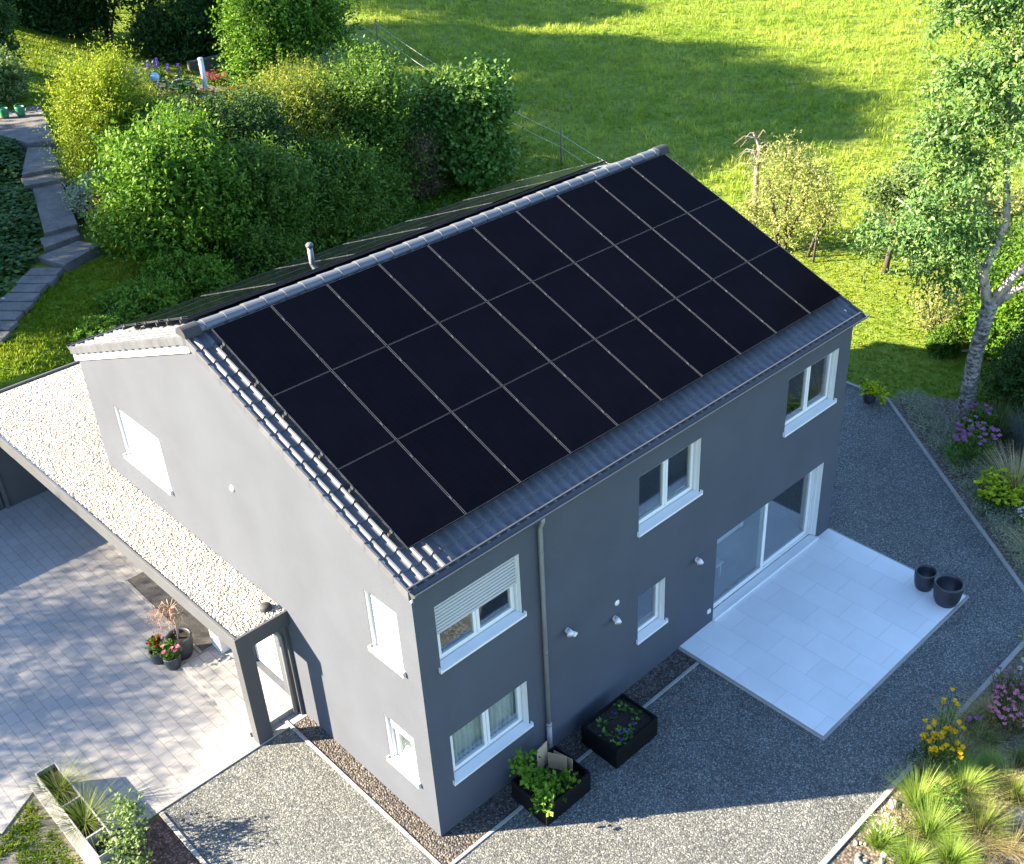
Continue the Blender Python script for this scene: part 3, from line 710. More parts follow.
def ballast():
    r = np.random.default_rng(5); n = 30000
    x = r.uniform(-1.15, 3.2, n); y = r.uniform(3.95, 15.35, n)
    ok = ((x < -.03) & (x > -.97-.165*(y-3.9)/9.5) & (y < 10.6)) | ((y > 10.7) & (x > -.98-.165*np.minimum(1, (y-3.9)/9.5)) & (r.random(n) < .9))
    x, y = x[ok], y[ok]; n = len(x)
    P = np.stack([x, y, np.full(n, 2.597)], 1); s = r.uniform(.012, .027, n)
    o = np.array([[1, 0, 0], [0, 1, 0], [-1, 0, 0], [0, -1, 0], [0, 0, 1], [0, 0, -1]], float)
    V = o[None]*s[:, None, None]*r.uniform(.6, 1.2, (n, 6, 1))
    a = r.uniform(0, 6.28, n); c, q = np.cos(a)[:, None], np.sin(a)[:, None]
    X = V[..., 0]*c-V[..., 1]*q; Y = V[..., 0]*q+V[..., 1]*c; V = np.stack([X, Y, V[..., 2]*.7], -1)+P[:, None]
    F = np.array([[0, 1, 4], [1, 2, 4], [2, 3, 4], [3, 0, 4], [1, 0, 5], [2, 1, 5], [3, 2, 5], [0, 3, 5]])
    FF = (F[None]+6*np.arange(n)[:, None, None]).reshape(-1, 3)
    me = bpy.data.meshes.new('ballast_stones'); me.from_pydata(V.reshape(-1, 3).tolist(), [], FF.tolist())
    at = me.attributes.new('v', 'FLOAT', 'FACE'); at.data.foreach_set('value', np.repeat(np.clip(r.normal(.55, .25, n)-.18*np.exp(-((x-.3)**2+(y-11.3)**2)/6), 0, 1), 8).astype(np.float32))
    m, t, b = new_mat('white_pebbles'); a = N(t, 'ShaderNodeAttribute', attribute_name='v')
    t.links.new(ramp(t, a.outputs['Fac'], [(.02, (.24, .20, .15)), (.3, (.50, .45, .37)), (.6, (.66, .62, .55)), (.95, (.76, .74, .70))]), b.inputs['Base Color']); b.inputs['Roughness'].default_value = .8
    me.materials.append(m); ob = bpy.data.objects.new('ballast_stones', me); link(ob, cp); ob['kind'] = 'stuff'
ballast()
mb = MB(); mb.box((-1.03, 3.90, 0), (-.74, 4.12, 2.298)); mb.build('post', M['anthracite'], cp, bevel=.006)
mb = MB(); mb.box((-.07, 3.98, 0), (-.004, 4.12, 2.298)); mb.build('post', M['anthracite'], cp, bevel=.004)
mb = MB(); mb.tube([(-.16, 4.18, 2.32), (-.16, 4.18, 2.1), (-.12, 4.10, 1.95), (-.12, 4.10, .0)], .042, 12); mb.build('downpipe', M['zinc'], cp, smooth=True)
mb = MB(); mb.lathe([(.001, .10), (.08, .095), (.11, .06), (.115, .0)], (-.22, 4.2, 2.60), 18); mb.build('roof_drain_guard', M['rubber'], cp, smooth=True)
mb = MB(); mb.box((-1.16, 14.77, 0), (6.4, 15.40, 2.338)); mb.build('rear_wall', M['anthracite'], cp)
mb = MB(); mb.box((-1.24, 14.72, 0), (-1.165, 15.40, 2.338)); mb.build('wall_end_trim', M['greymetal'], cp)
rw = MB(); rw.box((-16, 14.85, -.1), (-1.26, 15.35, 2.5)); tag(rw.build('retaining_wall', M['anthracite'], bevel=.01), 'dark retaining wall continuing left of the carport rear wall', 'wall')
mb = MB(); mb.box((-.30, 6.42, .10), (-.02, 6.80, 1.75)); o = mb.build('pillar_cabinet', M['white'], bevel=.012); tag(o, 'white upright pillar box beside the entrance under the canopy edge', 'cabinet')

# ------------------------------------------------------------------ wall fittings
def wall_lamp(x, z, label, two):
    t = thing('wall_lamp', label, 'wall lamp', (x, 0, z), 'white lamps on the shaded wall')
    mb = MB(); mb.tube([(0, .0, 0), (0, -.045, 0)], .05, 14); mb.build('mount', M['white'], t)
    mb = MB(); mb.tube([(0, -.04, .02), (-.03, -.10, .05), (-.07, -.16, .03)], [.03, .045, .065], 12); mb.build('lamp_head', M['white'], t, smooth=True)
    if two:
        mb = MB(); mb.tube([(.02, -.04, -.01), (.06, -.10, -.05), (.08, -.14, -.08)], [.025, .035, .05], 12); mb.build('lamp_head', M['white'], t, smooth=True)
        mb = MB(); mb.tube([(.06, -.02, -.10), (.10, -.07, -.13)], [.03, .035], 10); mb.build('motion_sensor', M['white'], t, smooth=True)
    return t
wall_lamp(3.06, 2.56, 'white twin head spotlight on the shaded wall right of the downpipe', True)
wall_lamp(4.25, 2.05, 'small white wall spotlight left of the narrow ground floor window', False)
wall_lamp(6.56, 2.02, 'small white wall spotlight between the narrow window and patio door', False)
mb = MB(); mb.lathe([(.001, .02), (.045, .018), (.06, 0)], (0, 0, 0), 16); o = mb.build('junction_cover', M['white'], smooth=True)
o.rotation_euler = (PI/2, 0, 0); o.location = (4.32, -.002, 2.36); tag(o, 'tiny round white cover above a wall spotlight on shaded wall', 'wall cover')
mb = MB(); mb.lathe([(.001, .03), (.05, .028), (.065, 0)], (0, 0, 0), 16); o = mb.build('junction_cover', M['white'], smooth=True)
o.rotation_euler = (0, -PI/2, 0); o.location = (-.002, 4.95, 4.72); tag(o, 'tiny round white cover alone on the bright gable wall', 'wall cover')
mb = MB(); mb.box((-.045, -.03, -.045), (.045, -.001, .045)); mb.box((-.05, -.012, -.05), (.05, -.0005, .05)); o = mb.build('power_socket', M['white'], bevel=.006)
o.location = (7.04, 0, .40); tag(o, 'white outdoor socket low on the wall beside the patio door', 'socket')

# ------------------------------------------------------------------ pots and planters
def pot_prof(r, h, rb=.72, lip=.03, belly=.0):
    return [(.001, 0), (r*rb, 0), (r*(rb+.16), h*.25), (r*(.97+belly), h*.6), (r, h*.93), (r, h), (r-lip, h), (r-lip-.01, h*.9), (r*.78, h*.35), (.001, h*.3)]
def pot(name, label, x, y, z, r, h, mat, group=None, soil=True, lip=.035):
    t = thing(name, label, 'pot', (x, y, z), group)
    mb = MB(); mb.lathe(pot_prof(r, h, lip=lip), (0, 0, 0), 28); mb.build('pot_body', mat, t, smooth=True)
    if soil: mb = MB(); mb.lathe([(.001, h*.86), (r-lip-.012, h*.84), (r-lip-.012, h*.8)], (0, 0, 0), 24); mb.build('soil', M['soil'], t)
    return t
pot('plant_pot', 'smaller empty dark round pot on the patio corner', 11.02, -2.58, .06, .235, .43, M['darkpot'], 'dark pots on the patio corner', False)
pot('plant_pot', 'larger empty dark round pot on the patio corner', 10.92, -3.14, .06, .30, .50, M['darkpot'], 'dark pots on the patio corner', False)
def raised_planter(label, x0, y0, x1, y1, h):
    t = thing('raised_planter', label, 'planter', ((x0+x1)/2, (y0+y1)/2, .004), 'black raised planters by the wall')
    a, b = (x1-x0)/2, (y1-y0)/2; T = .035
    for s in (-1, 1):
        mb = MB()
        for k in range(3): mb.box((-a, s*b, h*k/3+.004), (a, s*(b-T), h*(k+1)/3-.002))
        mb.build('side_board', M['blackwood'], t, bevel=.004)
        mb = MB()
        for k in range(3): mb.box((s*a, -b+T+.001, h*k/3+.004), (s*(a-T), b-T-.001, h*(k+1)/3-.002))
        mb.build('end_board', M['blackwood'], t, bevel=.004)
    for sx in (-1, 1):
        for sy in (-1, 1): mb = MB(); mb.box((sx*(a-T-.001), sy*(b-T-.001), .0), (sx*(a-T-.04), sy*(b-T-.04), h-.01)); mb.build('corner_post', M['blackwood'], t)
    return t, a, b
t1, a1, b1 = raised_planter('black raised planter holding a bushy plant and cardboard sheets', 1.36, -1.13, 2.42, -.27, .46)
mb = MB(); mb.box((-a1+.04, -b1+.04, .01), (a1-.04, b1-.04, .27)); mb.build('soil', M['soil'], t1)
t2, a2, b2 = raised_planter('black raised planter full of dark soil with seedlings', 3.06, -1.15, 4.15, -.29, .46)
r_ = np.random.default_rng(3); mb = MB(); nx, ny = 26, 20; vs = [(-a2+.04+(2*a2-.08)*i/nx, -b2+.04+(2*b2-.08)*j/ny, .40+r_.uniform(-.012, .012)) for i in range(nx+1) for j in range(ny+1)]
mb.add(vs, [(i*(ny+1)+j, (i+1)*(ny+1)+j, (i+1)*(ny+1)+j+1, i*(ny+1)+j+1) for i in range(nx) for j in range(ny)]); mb.build('soil', M['soil'], t2, recalc=False)
def seedling(x, y, z, label, mat, n, leaf, seed, flower=None):
    t = thing('seedling', label, 'seedling', (x, y, z), 'seedlings in the raised planter'); r = np.random.default_rng(seed)
    a = r.uniform(0, 6.28, n); d = np.stack([np.cos(a), np.sin(a), r.uniform(.2, .8, n)], 1)
    V = leaf_quads(np.tile([[0, 0, .02]], (n, 1))+d*.03, d, np.tile([[0, 0, 1.]], (n, 1))+r.normal(size=(n, 3))*.2, leaf*r.uniform(.7, 1.2, n), leaf*.6*r.uniform(.8, 1.2, n))
    quads_object('foliage', V, r.random(n)*.5+.4, mat, t)
    if flower:
        p = np.array([[0, 0, .09]])+r.normal(size=(8, 3))*.02; dd = r.normal(size=(8, 3)); V = leaf_quads(p, dd, np.tile([[0, 0, 1.]], (8, 1)), np.full(8, .035), np.full(8, .03)); quads_object('blossom', V, r.random(8), flower, t)
for k in range(22):
    px, py = random.uniform(-.44, .44), random.uniform(-.34, .34); fl = k % 5 == 0
    seedling(3.605+px, -.72+py, .405, 'tiny leafy seedling in the dark soil of the black planter' if not fl else 'tiny violet flowering seedling in the dark soil', LM['hazel'], 7 if not fl else 5, random.uniform(.05, .11), 100+k, FM['blue'] if fl else None)
# cardboard sheets and bushy plant in the first planter
for nm, pts, lb in (('cardboard_sheet', ((1.90, -.36), (2.18, -.32), .20, .80), 'tallest cardboard sheet standing at the back of the planter'),
                    ('cardboard_sheet', ((2.10, -.42), (2.26, -.72), .22, .66), 'middle brown cardboard sheet leaning in the planter'),
                    ('cardboard_sheet', ((2.26, -.40), (2.34, -.78), .22, .56), 'lowest brown cardboard sheet at the right planter end')):
    (xa, ya), (xb, yb), z0, z1 = pts; d = Vector((xb-xa, yb-ya)).normalized(); n = Vector((-d.y, d.x))*.006
    mb = MB(); mb.prism([(xa-n.x, ya-n.y), (xb-n.x, yb-n.y), (xb+n.x, yb+n.y), (xa+n.x, ya+n.y)], z0+.06, z1); tag(mb.build(nm, M['card'], bevel=.002), lb, 'cardboard', 'cardboard in the planter')
bush('leafy_plant', 'bushy bright green plant spilling from the black raised planter', 'plant', (1.60, -.74, .27), [(-.14, .20, .62, .2, .2, .22), (-.02, -.02, .30, .22, .22, .18), (-.08, -.24, .20, .22, .2, .18), (.30, -.22, .16, .2, .14, .12)], 34, .105, .15, LM['bright'], r0=.012, seed=5, K=5, aspect=.8, shell=.3, tone=.08)

# trough with three compartments by the drive
tr = thing('planter_trough', 'grey metal trough with three compartments at the drive corner', 'planter', (-4.10, 4.60, 0))
mb = MB(); X0, X1, Y0, Y1, HT = -.18, .18, -1.30, 1.12, .55; T = .02
mb.box((X0, Y0, 0), (X0+T, Y1, HT)); mb.box((X1-T, Y0, 0), (X1, Y1, HT)); mb.box((X0+T+.001, Y0, 0), (X1-T-.001, Y0+T, HT)); mb.box((X0+T+.001, Y1-T, 0), (X1-T-.001, Y1, HT))
mb.build('trough_wall', surf('trough_grey', (.20, .20, .20), .55, .06), tr, bevel=.003)
for yy in (.10, -.80): mb = MB(); mb.box((X0+T+.001, yy-.015, .05), (X1-T-.001, yy+.015, HT-.004)); mb.build('divider', M['concrete'], tr)
for (ya, yb, zz, mt) in ((.117, Y1-T-.002, .46, M['soil']), (-.783, .083, .44, M['soil']), (Y0+T+.002, -.817, .30, M['rubber'])):
    mb = MB(); mb.box((X0+T+.002, ya, .02), (X1-T-.002, yb, zz)); mb.build('soil', mt, tr)
def grass_clump(name, label, x, y, z, n, height, spread, mat, group, seed, width=.012, lean=.9, droop=.6, rad=.08, cat='ornamental grass'):
    V, A = blades(n, spread, height, width, np.random.default_rng(seed), lean, droop, rad)
    o = quads_object(name, V, A, mat); o.location = (x, y, z); tag(o, label, cat, group); return o
grass_clump('ornamental_grass', 'arching green grass filling the far trough compartment', -4.10, 5.20, .46, 240, .42, .40, LM['green_tuft'], 'grasses in the trough', 31, .008, 1.1, .7, .16)
grass_clump('ornamental_grass', 'arching green grass in the middle trough compartment', -4.10, 4.25, .44, 260, .42, .46, LM['green_tuft'], 'grasses in the trough', 32, .008, 1.2, .7, .15)
bush('leafy_shrub', 'small pale green leafy shrub on bark mulch beside the trough', 'shrub', (-3.72, 3.50, .0), [(0, 0, .42, .28, .28, .40), (-.18, -.30, .30, .26, .26, .28), (.12, .18, .45, .2, .2, .36), (-.28, -.62, .2, .28, .28, .2)], 60, .085, .28, LM['silver'], r0=.015, seed=6, K=7, upbias=.9)

# entrance pots
pt = pot('plant_pot', 'big dark grey pot holding the dried weeping tree by the entrance', -.80, 7.10, .012, .25, .50, M['greypot'])
wt = thing('weeping_tree', 'small dried weeping tree with brown drooping leaves in the big pot', 'tree', (-.80, 7.10, .44))
mb = MB(); mb.tube([(0, 0, 0), (.02, .02, .35), (-.02, 0, .80)], [.028, .022, .018], 8)
for k in range(9):
    a = k*.7; mb.tube([(-.02, 0, .78), (.16*math.cos(a), .16*math.sin(a), .90), (.30*math.cos(a), .30*math.sin(a), .72), (.34*math.cos(a), .34*math.sin(a), .45)], [.010, .008, .005, .003], 5)
mb.build('trunk', M['deadwood'], wt, smooth=True)
V, A = clump_leaves([(-.08, .08, .80, .24, .24, .13), (-.12, .12, .66, .22, .22, .16)], 42, .045, .26, 6, upbias=-.6, droop=.8, seed=8)
quads_object('crown', V, A, L_('dried_copper_leaf', (0.11, 0.045, 0.025), (0.22, 0.1, 0.06), (0.34, 0.18, 0.115)), wt)
def flower_heads(parent, heads, petals, size, mat, seed, flat=.6, name='blossom'):
    r = np.random.default_rng(seed); h = np.repeat(np.array(heads, float), petals, 0); n = len(h)
    a = np.tile(np.arange(petals)*2*PI/petals, len(heads))+r.uniform(0, .4, n)
    d = np.stack([np.cos(a), np.sin(a), r.uniform(-.3, flat, n)], 1); nr = np.tile([[0, 0, 1.]], (n, 1))+r.normal(size=(n, 3))*.25
    V = leaf_quads(h, d, nr, size*r.uniform(.8, 1.2, n), size*.75*np.ones(n)); return quads_object(name, V, r.random(n), mat, parent)
for (x, y, fl, lb, hh, sd_) in ((-1.22, 7.28, 'red', 'small dark pot with red geranium beside the big pot', .55, 41), (-1.10, 6.92, 'pink', 'small dark pot with pale pink geranium nearest the step', .42, 42)):
    pot('plant_pot', lb.replace('with', 'holding a'), x, y, .012, .17, .28, M['greypot'], 'small pots by the entrance')
    g = bush('geranium', 'leafy '+fl+' flowering geranium in a small pot by the entrance', 'flowering plant', (x, y, .27), [(0, 0, .10, .13, .13, .11), (.03, .05, .18, .09, .09, .09)], 36, .07, .10, LM['mid'], r0=.008, seed=sd_, K=4, aspect=.9, shell=.2)
    r = random.Random(sd_); flower_heads(g, [(r.uniform(-.16, .16), r.uniform(-.16, .16), r.uniform(.2, .34)) for _ in range(7)], 9, .05, FM[fl], sd_, 1.2)

# ------------------------------------------------------------------ flower beds
def L2(p, q, t): return (p[0]+(q[0]-p[0])*t, p[1]+(q[1]-p[1])*t)
lav = None
for k in range(34):
    t = .02+(k//2)*.059; x, y = L2((17.25, 2.02), (12.0, -4.62), t); q = .36 if k % 2 else .78; x += .803*q; y -= .595*q
    if lav is None:
        lav = thing('lavender', 'low grey green lavender mound in the row along the diagonal kerb', 'lavender', (x, y, 0), 'lavender plants along the kerb')
        V, A = clump_leaves([(0, 0, .10, .20, .20, .14)], 90, .06, .16, 5, upbias=.9, aspect=.3, seed=50); quads_object('foliage', V, A, LM['lavender'], lav); o = lav
    else: o = copy_tree(lav)
    o.location = (x+random.uniform(-.05, .05), y+random.uniform(-.05, .05), 0); o.rotation_euler = (0, 0, random.uniform(0, 6)); s = random.uniform(.75, 1.25); o.scale = (s, s, s)
def flowering(name, label, cat, x, y, z, rad, h, n, mat, fmat, petals, fsize, seed, heads=40, leaf=.10, group=None, per=70, flat=.3, spike=0):
    t = bush(name, label, cat, (x, y, z), [(0, 0, h*.45, rad*.85, rad*.85, h*.42), (rad*.4, -rad*.2, h*.35, rad*.6, rad*.6, h*.35), (-rad*.4, rad*.3, h*.38, rad*.6, rad*.6, h*.35)], per, leaf, h*.25, mat, r0=.01, seed=seed, K=5, upbias=1.0, aspect=.4, shell=.25)
    r = random.Random(seed); hd = []; mb = MB()
    for _ in range(heads):
        a = r.uniform(0, 6.28); q = rad*math.sqrt(r.random())*1.1; p = (q*math.cos(a), q*math.sin(a), h*r.uniform(.82, 1.1)); hd.append(p)
        mb.tube([(p[0]*.5, p[1]*.5, h*.3), p], .006, 4, False)
        for s in range(spike): hd.append((p[0], p[1], p[2]+.05*(s+1)))
    flower_heads(t, hd, petals, fsize, fmat, seed+1, flat); mb.build('flower_stalk', LM['green_tuft'], t); return t
flowering('coneflower', 'tall clump of mauve pink coneflowers below the pale tree trunk', 'flowers', 15.75, -1.05, 0, .55, 1.05, 1, LM['mid'], FM['mauve'], 9, .075, 61, 34, .12)
flowering('coneflower', 'smaller mauve coneflower clump nearer the pale tree trunk', 'flowers', 16.9, -.60, 0, .42, .95, 1, LM['mid'], FM['mauve'], 9, .07, 62, 14, .12)
flowering('euphorbia', 'lime yellow euphorbia clump along the diagonal bed', 'flowers', 14.75, -2.45, 0, .62, .66, 1, LM['mid'], LM['euph'], 7, .085, 63, 130, .10, flat=.8)
flowering('daisy_clump', 'small white flower clump at the right of the lime euphorbia', 'flowers', 14.35, -3.25, 0, .25, .5, 1, LM['mid'], FM['white'], 8, .05, 64, 22, .07)
grass_clump('feather_grass', 'large pale plumed grass behind the lime euphorbia', 15.3, -2.5, 0, 520, 1.25, .9, LM['pale'], None, 65, .014, .8, .5, .12)
grass_clump('feather_grass', 'small straw coloured grass below the white flowers', 13.55, -3.75, 0, 260, .65, .55, LM['pale'], None, 66, .013, 1.0, .8, .10)
grass_clump('reed_grass', 'green upright grass left of the dark shrub under the tree', 17.3, -1.9, 0, 500, 1.2, .7, LM['bluegrey'], None, 67, .016, .7, .4, .3)
grass_clump('reed_grass', 'green upright grass close to the pale trunk base', 17.6, -.9, 0, 420, .9, .7, LM['green_tuft'], None, 68, .016, .8, .5, .3)
flowering('marigold', 'bright yellow flowers leaning over the kerb of the bed', 'flowers', 6.95, -5.18, 0, .38, .80, 1, LM['green_tuft'], FM['yellow'], 12, .055, 71, 34, .08, per=40, flat=.7)
flowering('marigold', 'few tall yellow flowers rising above the kerb', 'flowers', 7.35, -5.0, 0, .14, 1.25, 1, LM['green_tuft'], FM['yellow'], 12, .05, 72, 5, .08, per=14, flat=.7)
flowering('pink_flower', 'dusty pink flowering clump at the right frame edge', 'flowers', 8.6, -5.75, 0, .50, .70, 1, LM['olive'], FM['pink'], 7, .05, 73, 60, .07)
flowering('pink_flower', 'faded rose flowering clump beside the kerb', 'flowers', 9.25, -5.35, 0, .42, .55, 1, LM['olive'], FM['rose'], 6, .05, 74, 34, .07)
flowering('daisy_clump', 'single pale violet daisies between grasses by the kerb', 'flowers', 8.15, -5.15, 0, .12, .35, 1, LM['green_tuft'], FM['mauve'], 9, .05, 75, 4, .07, per=20)
TUFTS = [(5.95, -5.35, 1.0, 'feather', 'tall sunlit feather grass nearest the kerb in the bottom bed'), (5.55, -5.78, .95, 'feather', 'wide sunlit feather grass in front of the tallest one'),
         (6.75, -5.75, .80, 'feather', 'sunlit feather grass behind the dark leafy plant'), (6.25, -6.35, .85, 'green_tuft', 'green feather grass above the black cloth'),
         (4.85, -5.30, .65, 'feather', 'low feather grass at the bottom kerb edge'), (4.85, -5.85, .60, 'feather', 'feather grass cut by the bottom frame edge'),
         (7.5, -5.85, .55, 'feather', 'small feather grass on bare soil right of centre'), (7.2, -6.45, .6, 'green_tuft', 'small green grass on bare soil near the right edge'),
         (7.05, -5.62, .6, 'feather', 'slim feather grass between yellow flowers and soil'), (6.6, -6.9, .55, 'bluegrey', 'blue grey grass tuft at the right frame edge'),
         (7.45, -5.32, .5, 'pale', 'straw coloured tuft beside the yellow flowers'), (6.6, -5.2, .5, 'pale', 'straw coloured tuft left of the yellow flowers'),
         (8.55, -5.25, .55, 'pale', 'pale tuft behind the pink flowers at the kerb'), (8.0, -5.5, .5, 'green_tuft', 'green tuft between yellow and pink flowers'), (5.35, -6.3, .7, 'feather', 'feather grass left of the black cloth'),
         (8.0, -6.2, .5, 'green_tuft', 'green tuft below the pink flowers')]
for k, (x, y, h, m, lb) in enumerate(TUFTS):
    grass_clump('feather_grass', lb, x, y, .0, 520, h*.70, h*.52, LM[m], 'grasses in the bottom bed', 80+k, .009, .8, .6, .09)
rb = random.Random(55); proto = None
for k in range(26):
    x, y = rb.uniform(5.0, 9.6), -5.0-rb.uniform(0, 1.9)
    if proto is None: o = proto = grass_clump('dry_grass', 'small fine dry grass tuft scattered between larger plants in the bottom bed', x, y, 0, 170, .34, .34, LM['pale'], 'small dry grasses in the bottom bed', 130, .006, 1.1, .7, .09)
    else: o = copy_tree(proto); o.location = (x, y, 0)
    q = rb.uniform(.7, 1.3); o.scale = (q, q, q); o.rotation_euler = (0, 0, rb.uniform(0, 6))
def creeping():
    r = np.random.default_rng(56); n = 9000; x = r.uniform(4, 22, n); y = r.uniform(-8, 1, n)
    f = np.sin(x*2.1+1.5*np.sin(y*1.7))*np.sin(y*2.6+1.2*np.sin(x*1.3)); k = inside(x, y, BED) & (f > -.15) & (y < -4.9+np.maximum(0, x-11.9)*1.27); x, y = x[k], y[k]; n = len(x); a = r.uniform(0, 6.28, n)
    V = leaf_quads(np.stack([x, y, r.uniform(.01, .12, n)], 1), np.stack([np.cos(a), np.sin(a), r.uniform(-.1, .8, n)], 1), np.tile([[0, 0, 1.]], (n, 1))+r.normal(size=(n, 3))*.35, r.uniform(.05, .13, n), r.uniform(.015, .04, n))
    tag(quads_object('creeping_plants', V, r.random(n), LM['green_tuft']), 'low creeping greenery scattered over the flower bed soil', 'ground cover', kind='stuff')
creeping()
bush('leafy_perennial', 'dark green leafy perennial among the feather grasses', 'plant', (6.15, -5.75, 0), [(0, 0, .28, .26, .26, .24)], 60, .09, .14, LM['mid'], r0=.008, seed=97, K=5, aspect=.45)
bush('leafy_perennial', 'grey leaved perennial near the bottom kerb edge', 'plant', (5.1, -5.25, 0), [(0, 0, .2, .22, .22, .18)], 50, .06, .14, LM['lavender'], r0=.008, seed=98, K=5, aspect=.4)
bush('leafy_perennial', 'low dark perennial under the yellow flowers by the kerb', 'plant', (6.75, -5.0, 0), [(0, 0, .18, .3, .22, .18)], 60, .08, .14, LM['dark'], r0=.008, seed=99, K=5, aspect=.45)
mb = MB(); r = random.Random(4); vs = []
for i in range(13):
    for j in range(7):
        vs.append((5.35+.55*(i/12)+.35*(j/6), -6.95+.62*(j/6)-.05*(i/12), .05+.10*math.sin(i*.8+j)*math.sin(j*1.1)+r.uniform(0, .03)))
mb.add(vs, [(i*7+j, (i+1)*7+j, (i+1)*7+j+1, i*7+j+1) for i in range(12) for j in range(6)]); o = mb.build('black_cloth', M['rubber'], smooth=True, recalc=False); sf = o.modifiers.new('solid', 'SOLIDIFY'); sf.thickness = .01
tag(o, 'crumpled black cloth lying on the bed at the bottom edge', 'cloth')
bush('leafy_perennial', 'fresh green plant beside the kerb at the right edge', 'plant', (11.05, -5.05, 0), [(0, 0, .22, .3, .25, .2)], 50, .1, .14, LM['euph'], r0=.008, seed=96, K=5, aspect=.5)
pot('plant_pot', 'small grey pot at the far corner of the gravel yard', 16.85, 2.35, .004, .18, .28, M['greypot'])
bush('potted_plant', 'lime green plant spilling from the far corner pot', 'plant', (16.85, 2.35, .22), [(0, 0, .16, .25, .25, .14), (.1, -.2, .02, .2, .2, .12)], 34, .12, .12, LM['euph'], r0=.008, seed=95, K=4, aspect=.7, shell=.2)
def stones(pts, lo, hi, group, label, seed, mat='stonewhite'):
    r = random.Random(seed)
    for (x, y) in pts:
        bm = bmesh.new(); bmesh.ops.create_icosphere(bm, subdivisions=2, radius=1)
        s = r.uniform(lo, hi); ph = [r.uniform(0, 6) for _ in range(3)]
        for v in bm.verts:
            k = 1+.18*math.sin(3*v.co.x+ph[0])+.15*math.sin(4*v.co.y+ph[1])+.12*math.sin(5*v.co.z+ph[2]); v.co = Vector((v.co.x*k, v.co.y*k*.8, v.co.z*k*.6))*s
        me = bpy.data.meshes.new('stone'); bm.to_mesh(me); bm.free(); me.materials.append(M[mat]); me.polygons.foreach_set('use_smooth', [True]*len(me.polygons))
        o = bpy.data.objects.new('stone', me); link(o); o.location = (x, y, hz(x, y)+s*.3); o.rotation_euler = (0, 0, r.uniform(0, 6)); tag(o, label, 'stone', group)
stones([(10.45, -5.05), (10.6, -5.2), (10.2, -5.1), (7.9, -5.0), (8.1, -4.98)], .06, .12, 'pale stones along the bottom kerb', 'pale rough stone beside the bottom kerb of the bed', 21)
rs = random.Random(9)
stones([(4.3+rs.uniform(0, 1.6), -5.0-rs.uniform(0, .55)) for _ in range(26)], .035, .085, 'sandy stones at the bed edge', 'small sandy stone on sunlit soil behind the bottom kerb', 22)

# ------------------------------------------------------------------ garden path and steps
STEP = M['stepstone']
def slab(pts, z, th, name='garden_step'):
    mb = MB(); mb.prism(pts, z-th, z); return structure(name, mb, STEP, bevel=.02)
for k in range(11):
    q = 3.22-.375*(k+1)+.02*math.sin(k*1.3); x, y = q, 20.72-.34*(k+1)-.004*k*k; z = hz(x, y)+.13-.008*k
    d = Vector((.74, .67)); n = Vector((-.67, .74)); w2 = .46+.05*math.sin(k*2.1); p = Vector((x, y))
    slab([tuple(p-n*w2), tuple(p+d*.47-n*w2), tuple(p+d*.47+n*w2), tuple(p+n*w2)], z, .6)
slab([(3.55, 20.35), (4.9, 20.95), (4.6, 21.75), (3.25, 21.5)], 3.10, .5)
slab([(3.6, 21.7), (4.75, 21.85), (4.85, 22.4), (3.8, 22.5)], 3.22, .5)
slab([(3.95, 22.45), (4.95, 22.4), (6.2, 26.3), (5.35, 26.6)], 3.34, .5, 'garden_path')
slab([(5.15, 26.55), (6.35, 26.25), (6.5, 27.1), (5.35, 27.4)], 3.47, .6)
slab([(5.4, 27.35), (6.55, 27.05), (7.3, 29.4), (6.7, 30.0)], 3.60, .6, 'garden_path')
slab([(6.75, 30.0), (7.5, 29.6), (9.1, 34.4), (7.2, 34.5), (6.4, 32.5)], 3.74, .6, 'garden_path')
slab([(3.5, 34.5), (7.4, 33.6), (8.0, 38), (4, 38.5)], 3.78, .3, 'clay_terrace').data.materials[0] = M['red_paving']
for k, (x, y) in enumerate(((7.45, 33.6), (7.95, 33.35))):
    t = pot('bucket', ('left' if k == 0 else 'right')+' one of two green buckets at the top of the garden path', x, y, 3.745, .17, .36, M['green_pot'], 'green buckets on the path', False, .012)
    t['category'] = 'bucket'
    mb = MB(); mb.tube([(.165*math.cos(a), .05, .33+.14*math.sin(a)) for a in np.linspace(0, PI, 9)], .008, 6); mb.build('handle', M['green_pot'], t, smooth=True)
rs = random.Random(12)
stones([(.2+rs.uniform(-1.3, 1.4)*1.0, 18.9+rs.uniform(-.5, .9)) for _ in range(16)], .05, .12, 'white edging stones by the steps', 'white edging stone left of the lower garden steps', 23)

# ------------------------------------------------------------------ upper garden
def stand(x, y): return (x, y, hz(x, y))
t = thing('garden_post', 'white painted post standing in the sunny flower bed', 'post', stand(17.3, 36.9))
mb = MB(); mb.tube([(0, 0, -.1), (.02, 0, .9), (.02, 0, 1.75)], [.12, .12, .115], 14); mb.build('shaft', M['trim'], t, smooth=True)
mb = MB(); mb.lathe([(.001, .06), (.10, .05), (.135, 0)], (.02, 0, 1.75), 14); mb.build('cap', M['trim'], t, smooth=True)
t = thing('garden_ornament', 'pale blue glazed globe on a stone stand among the flowers', 'ornament', stand(15.2, 37.2))
mb = MB(); mb.lathe([(.001, .9)]+[(.20*math.sin(PI*k/10), .70-.20*math.cos(PI*(1-k/10))) for k in range(1, 10)]+[(.001, .5)], (0, 0, 0), 16); mb.build('globe', M['blue_glass'], t, smooth=True)
mb = MB(); mb.lathe([(.14, 0), (.1, .25), (.12, .52)], (0, 0, 0), 12); mb.build('stand', M['deadwood'], t, smooth=True)
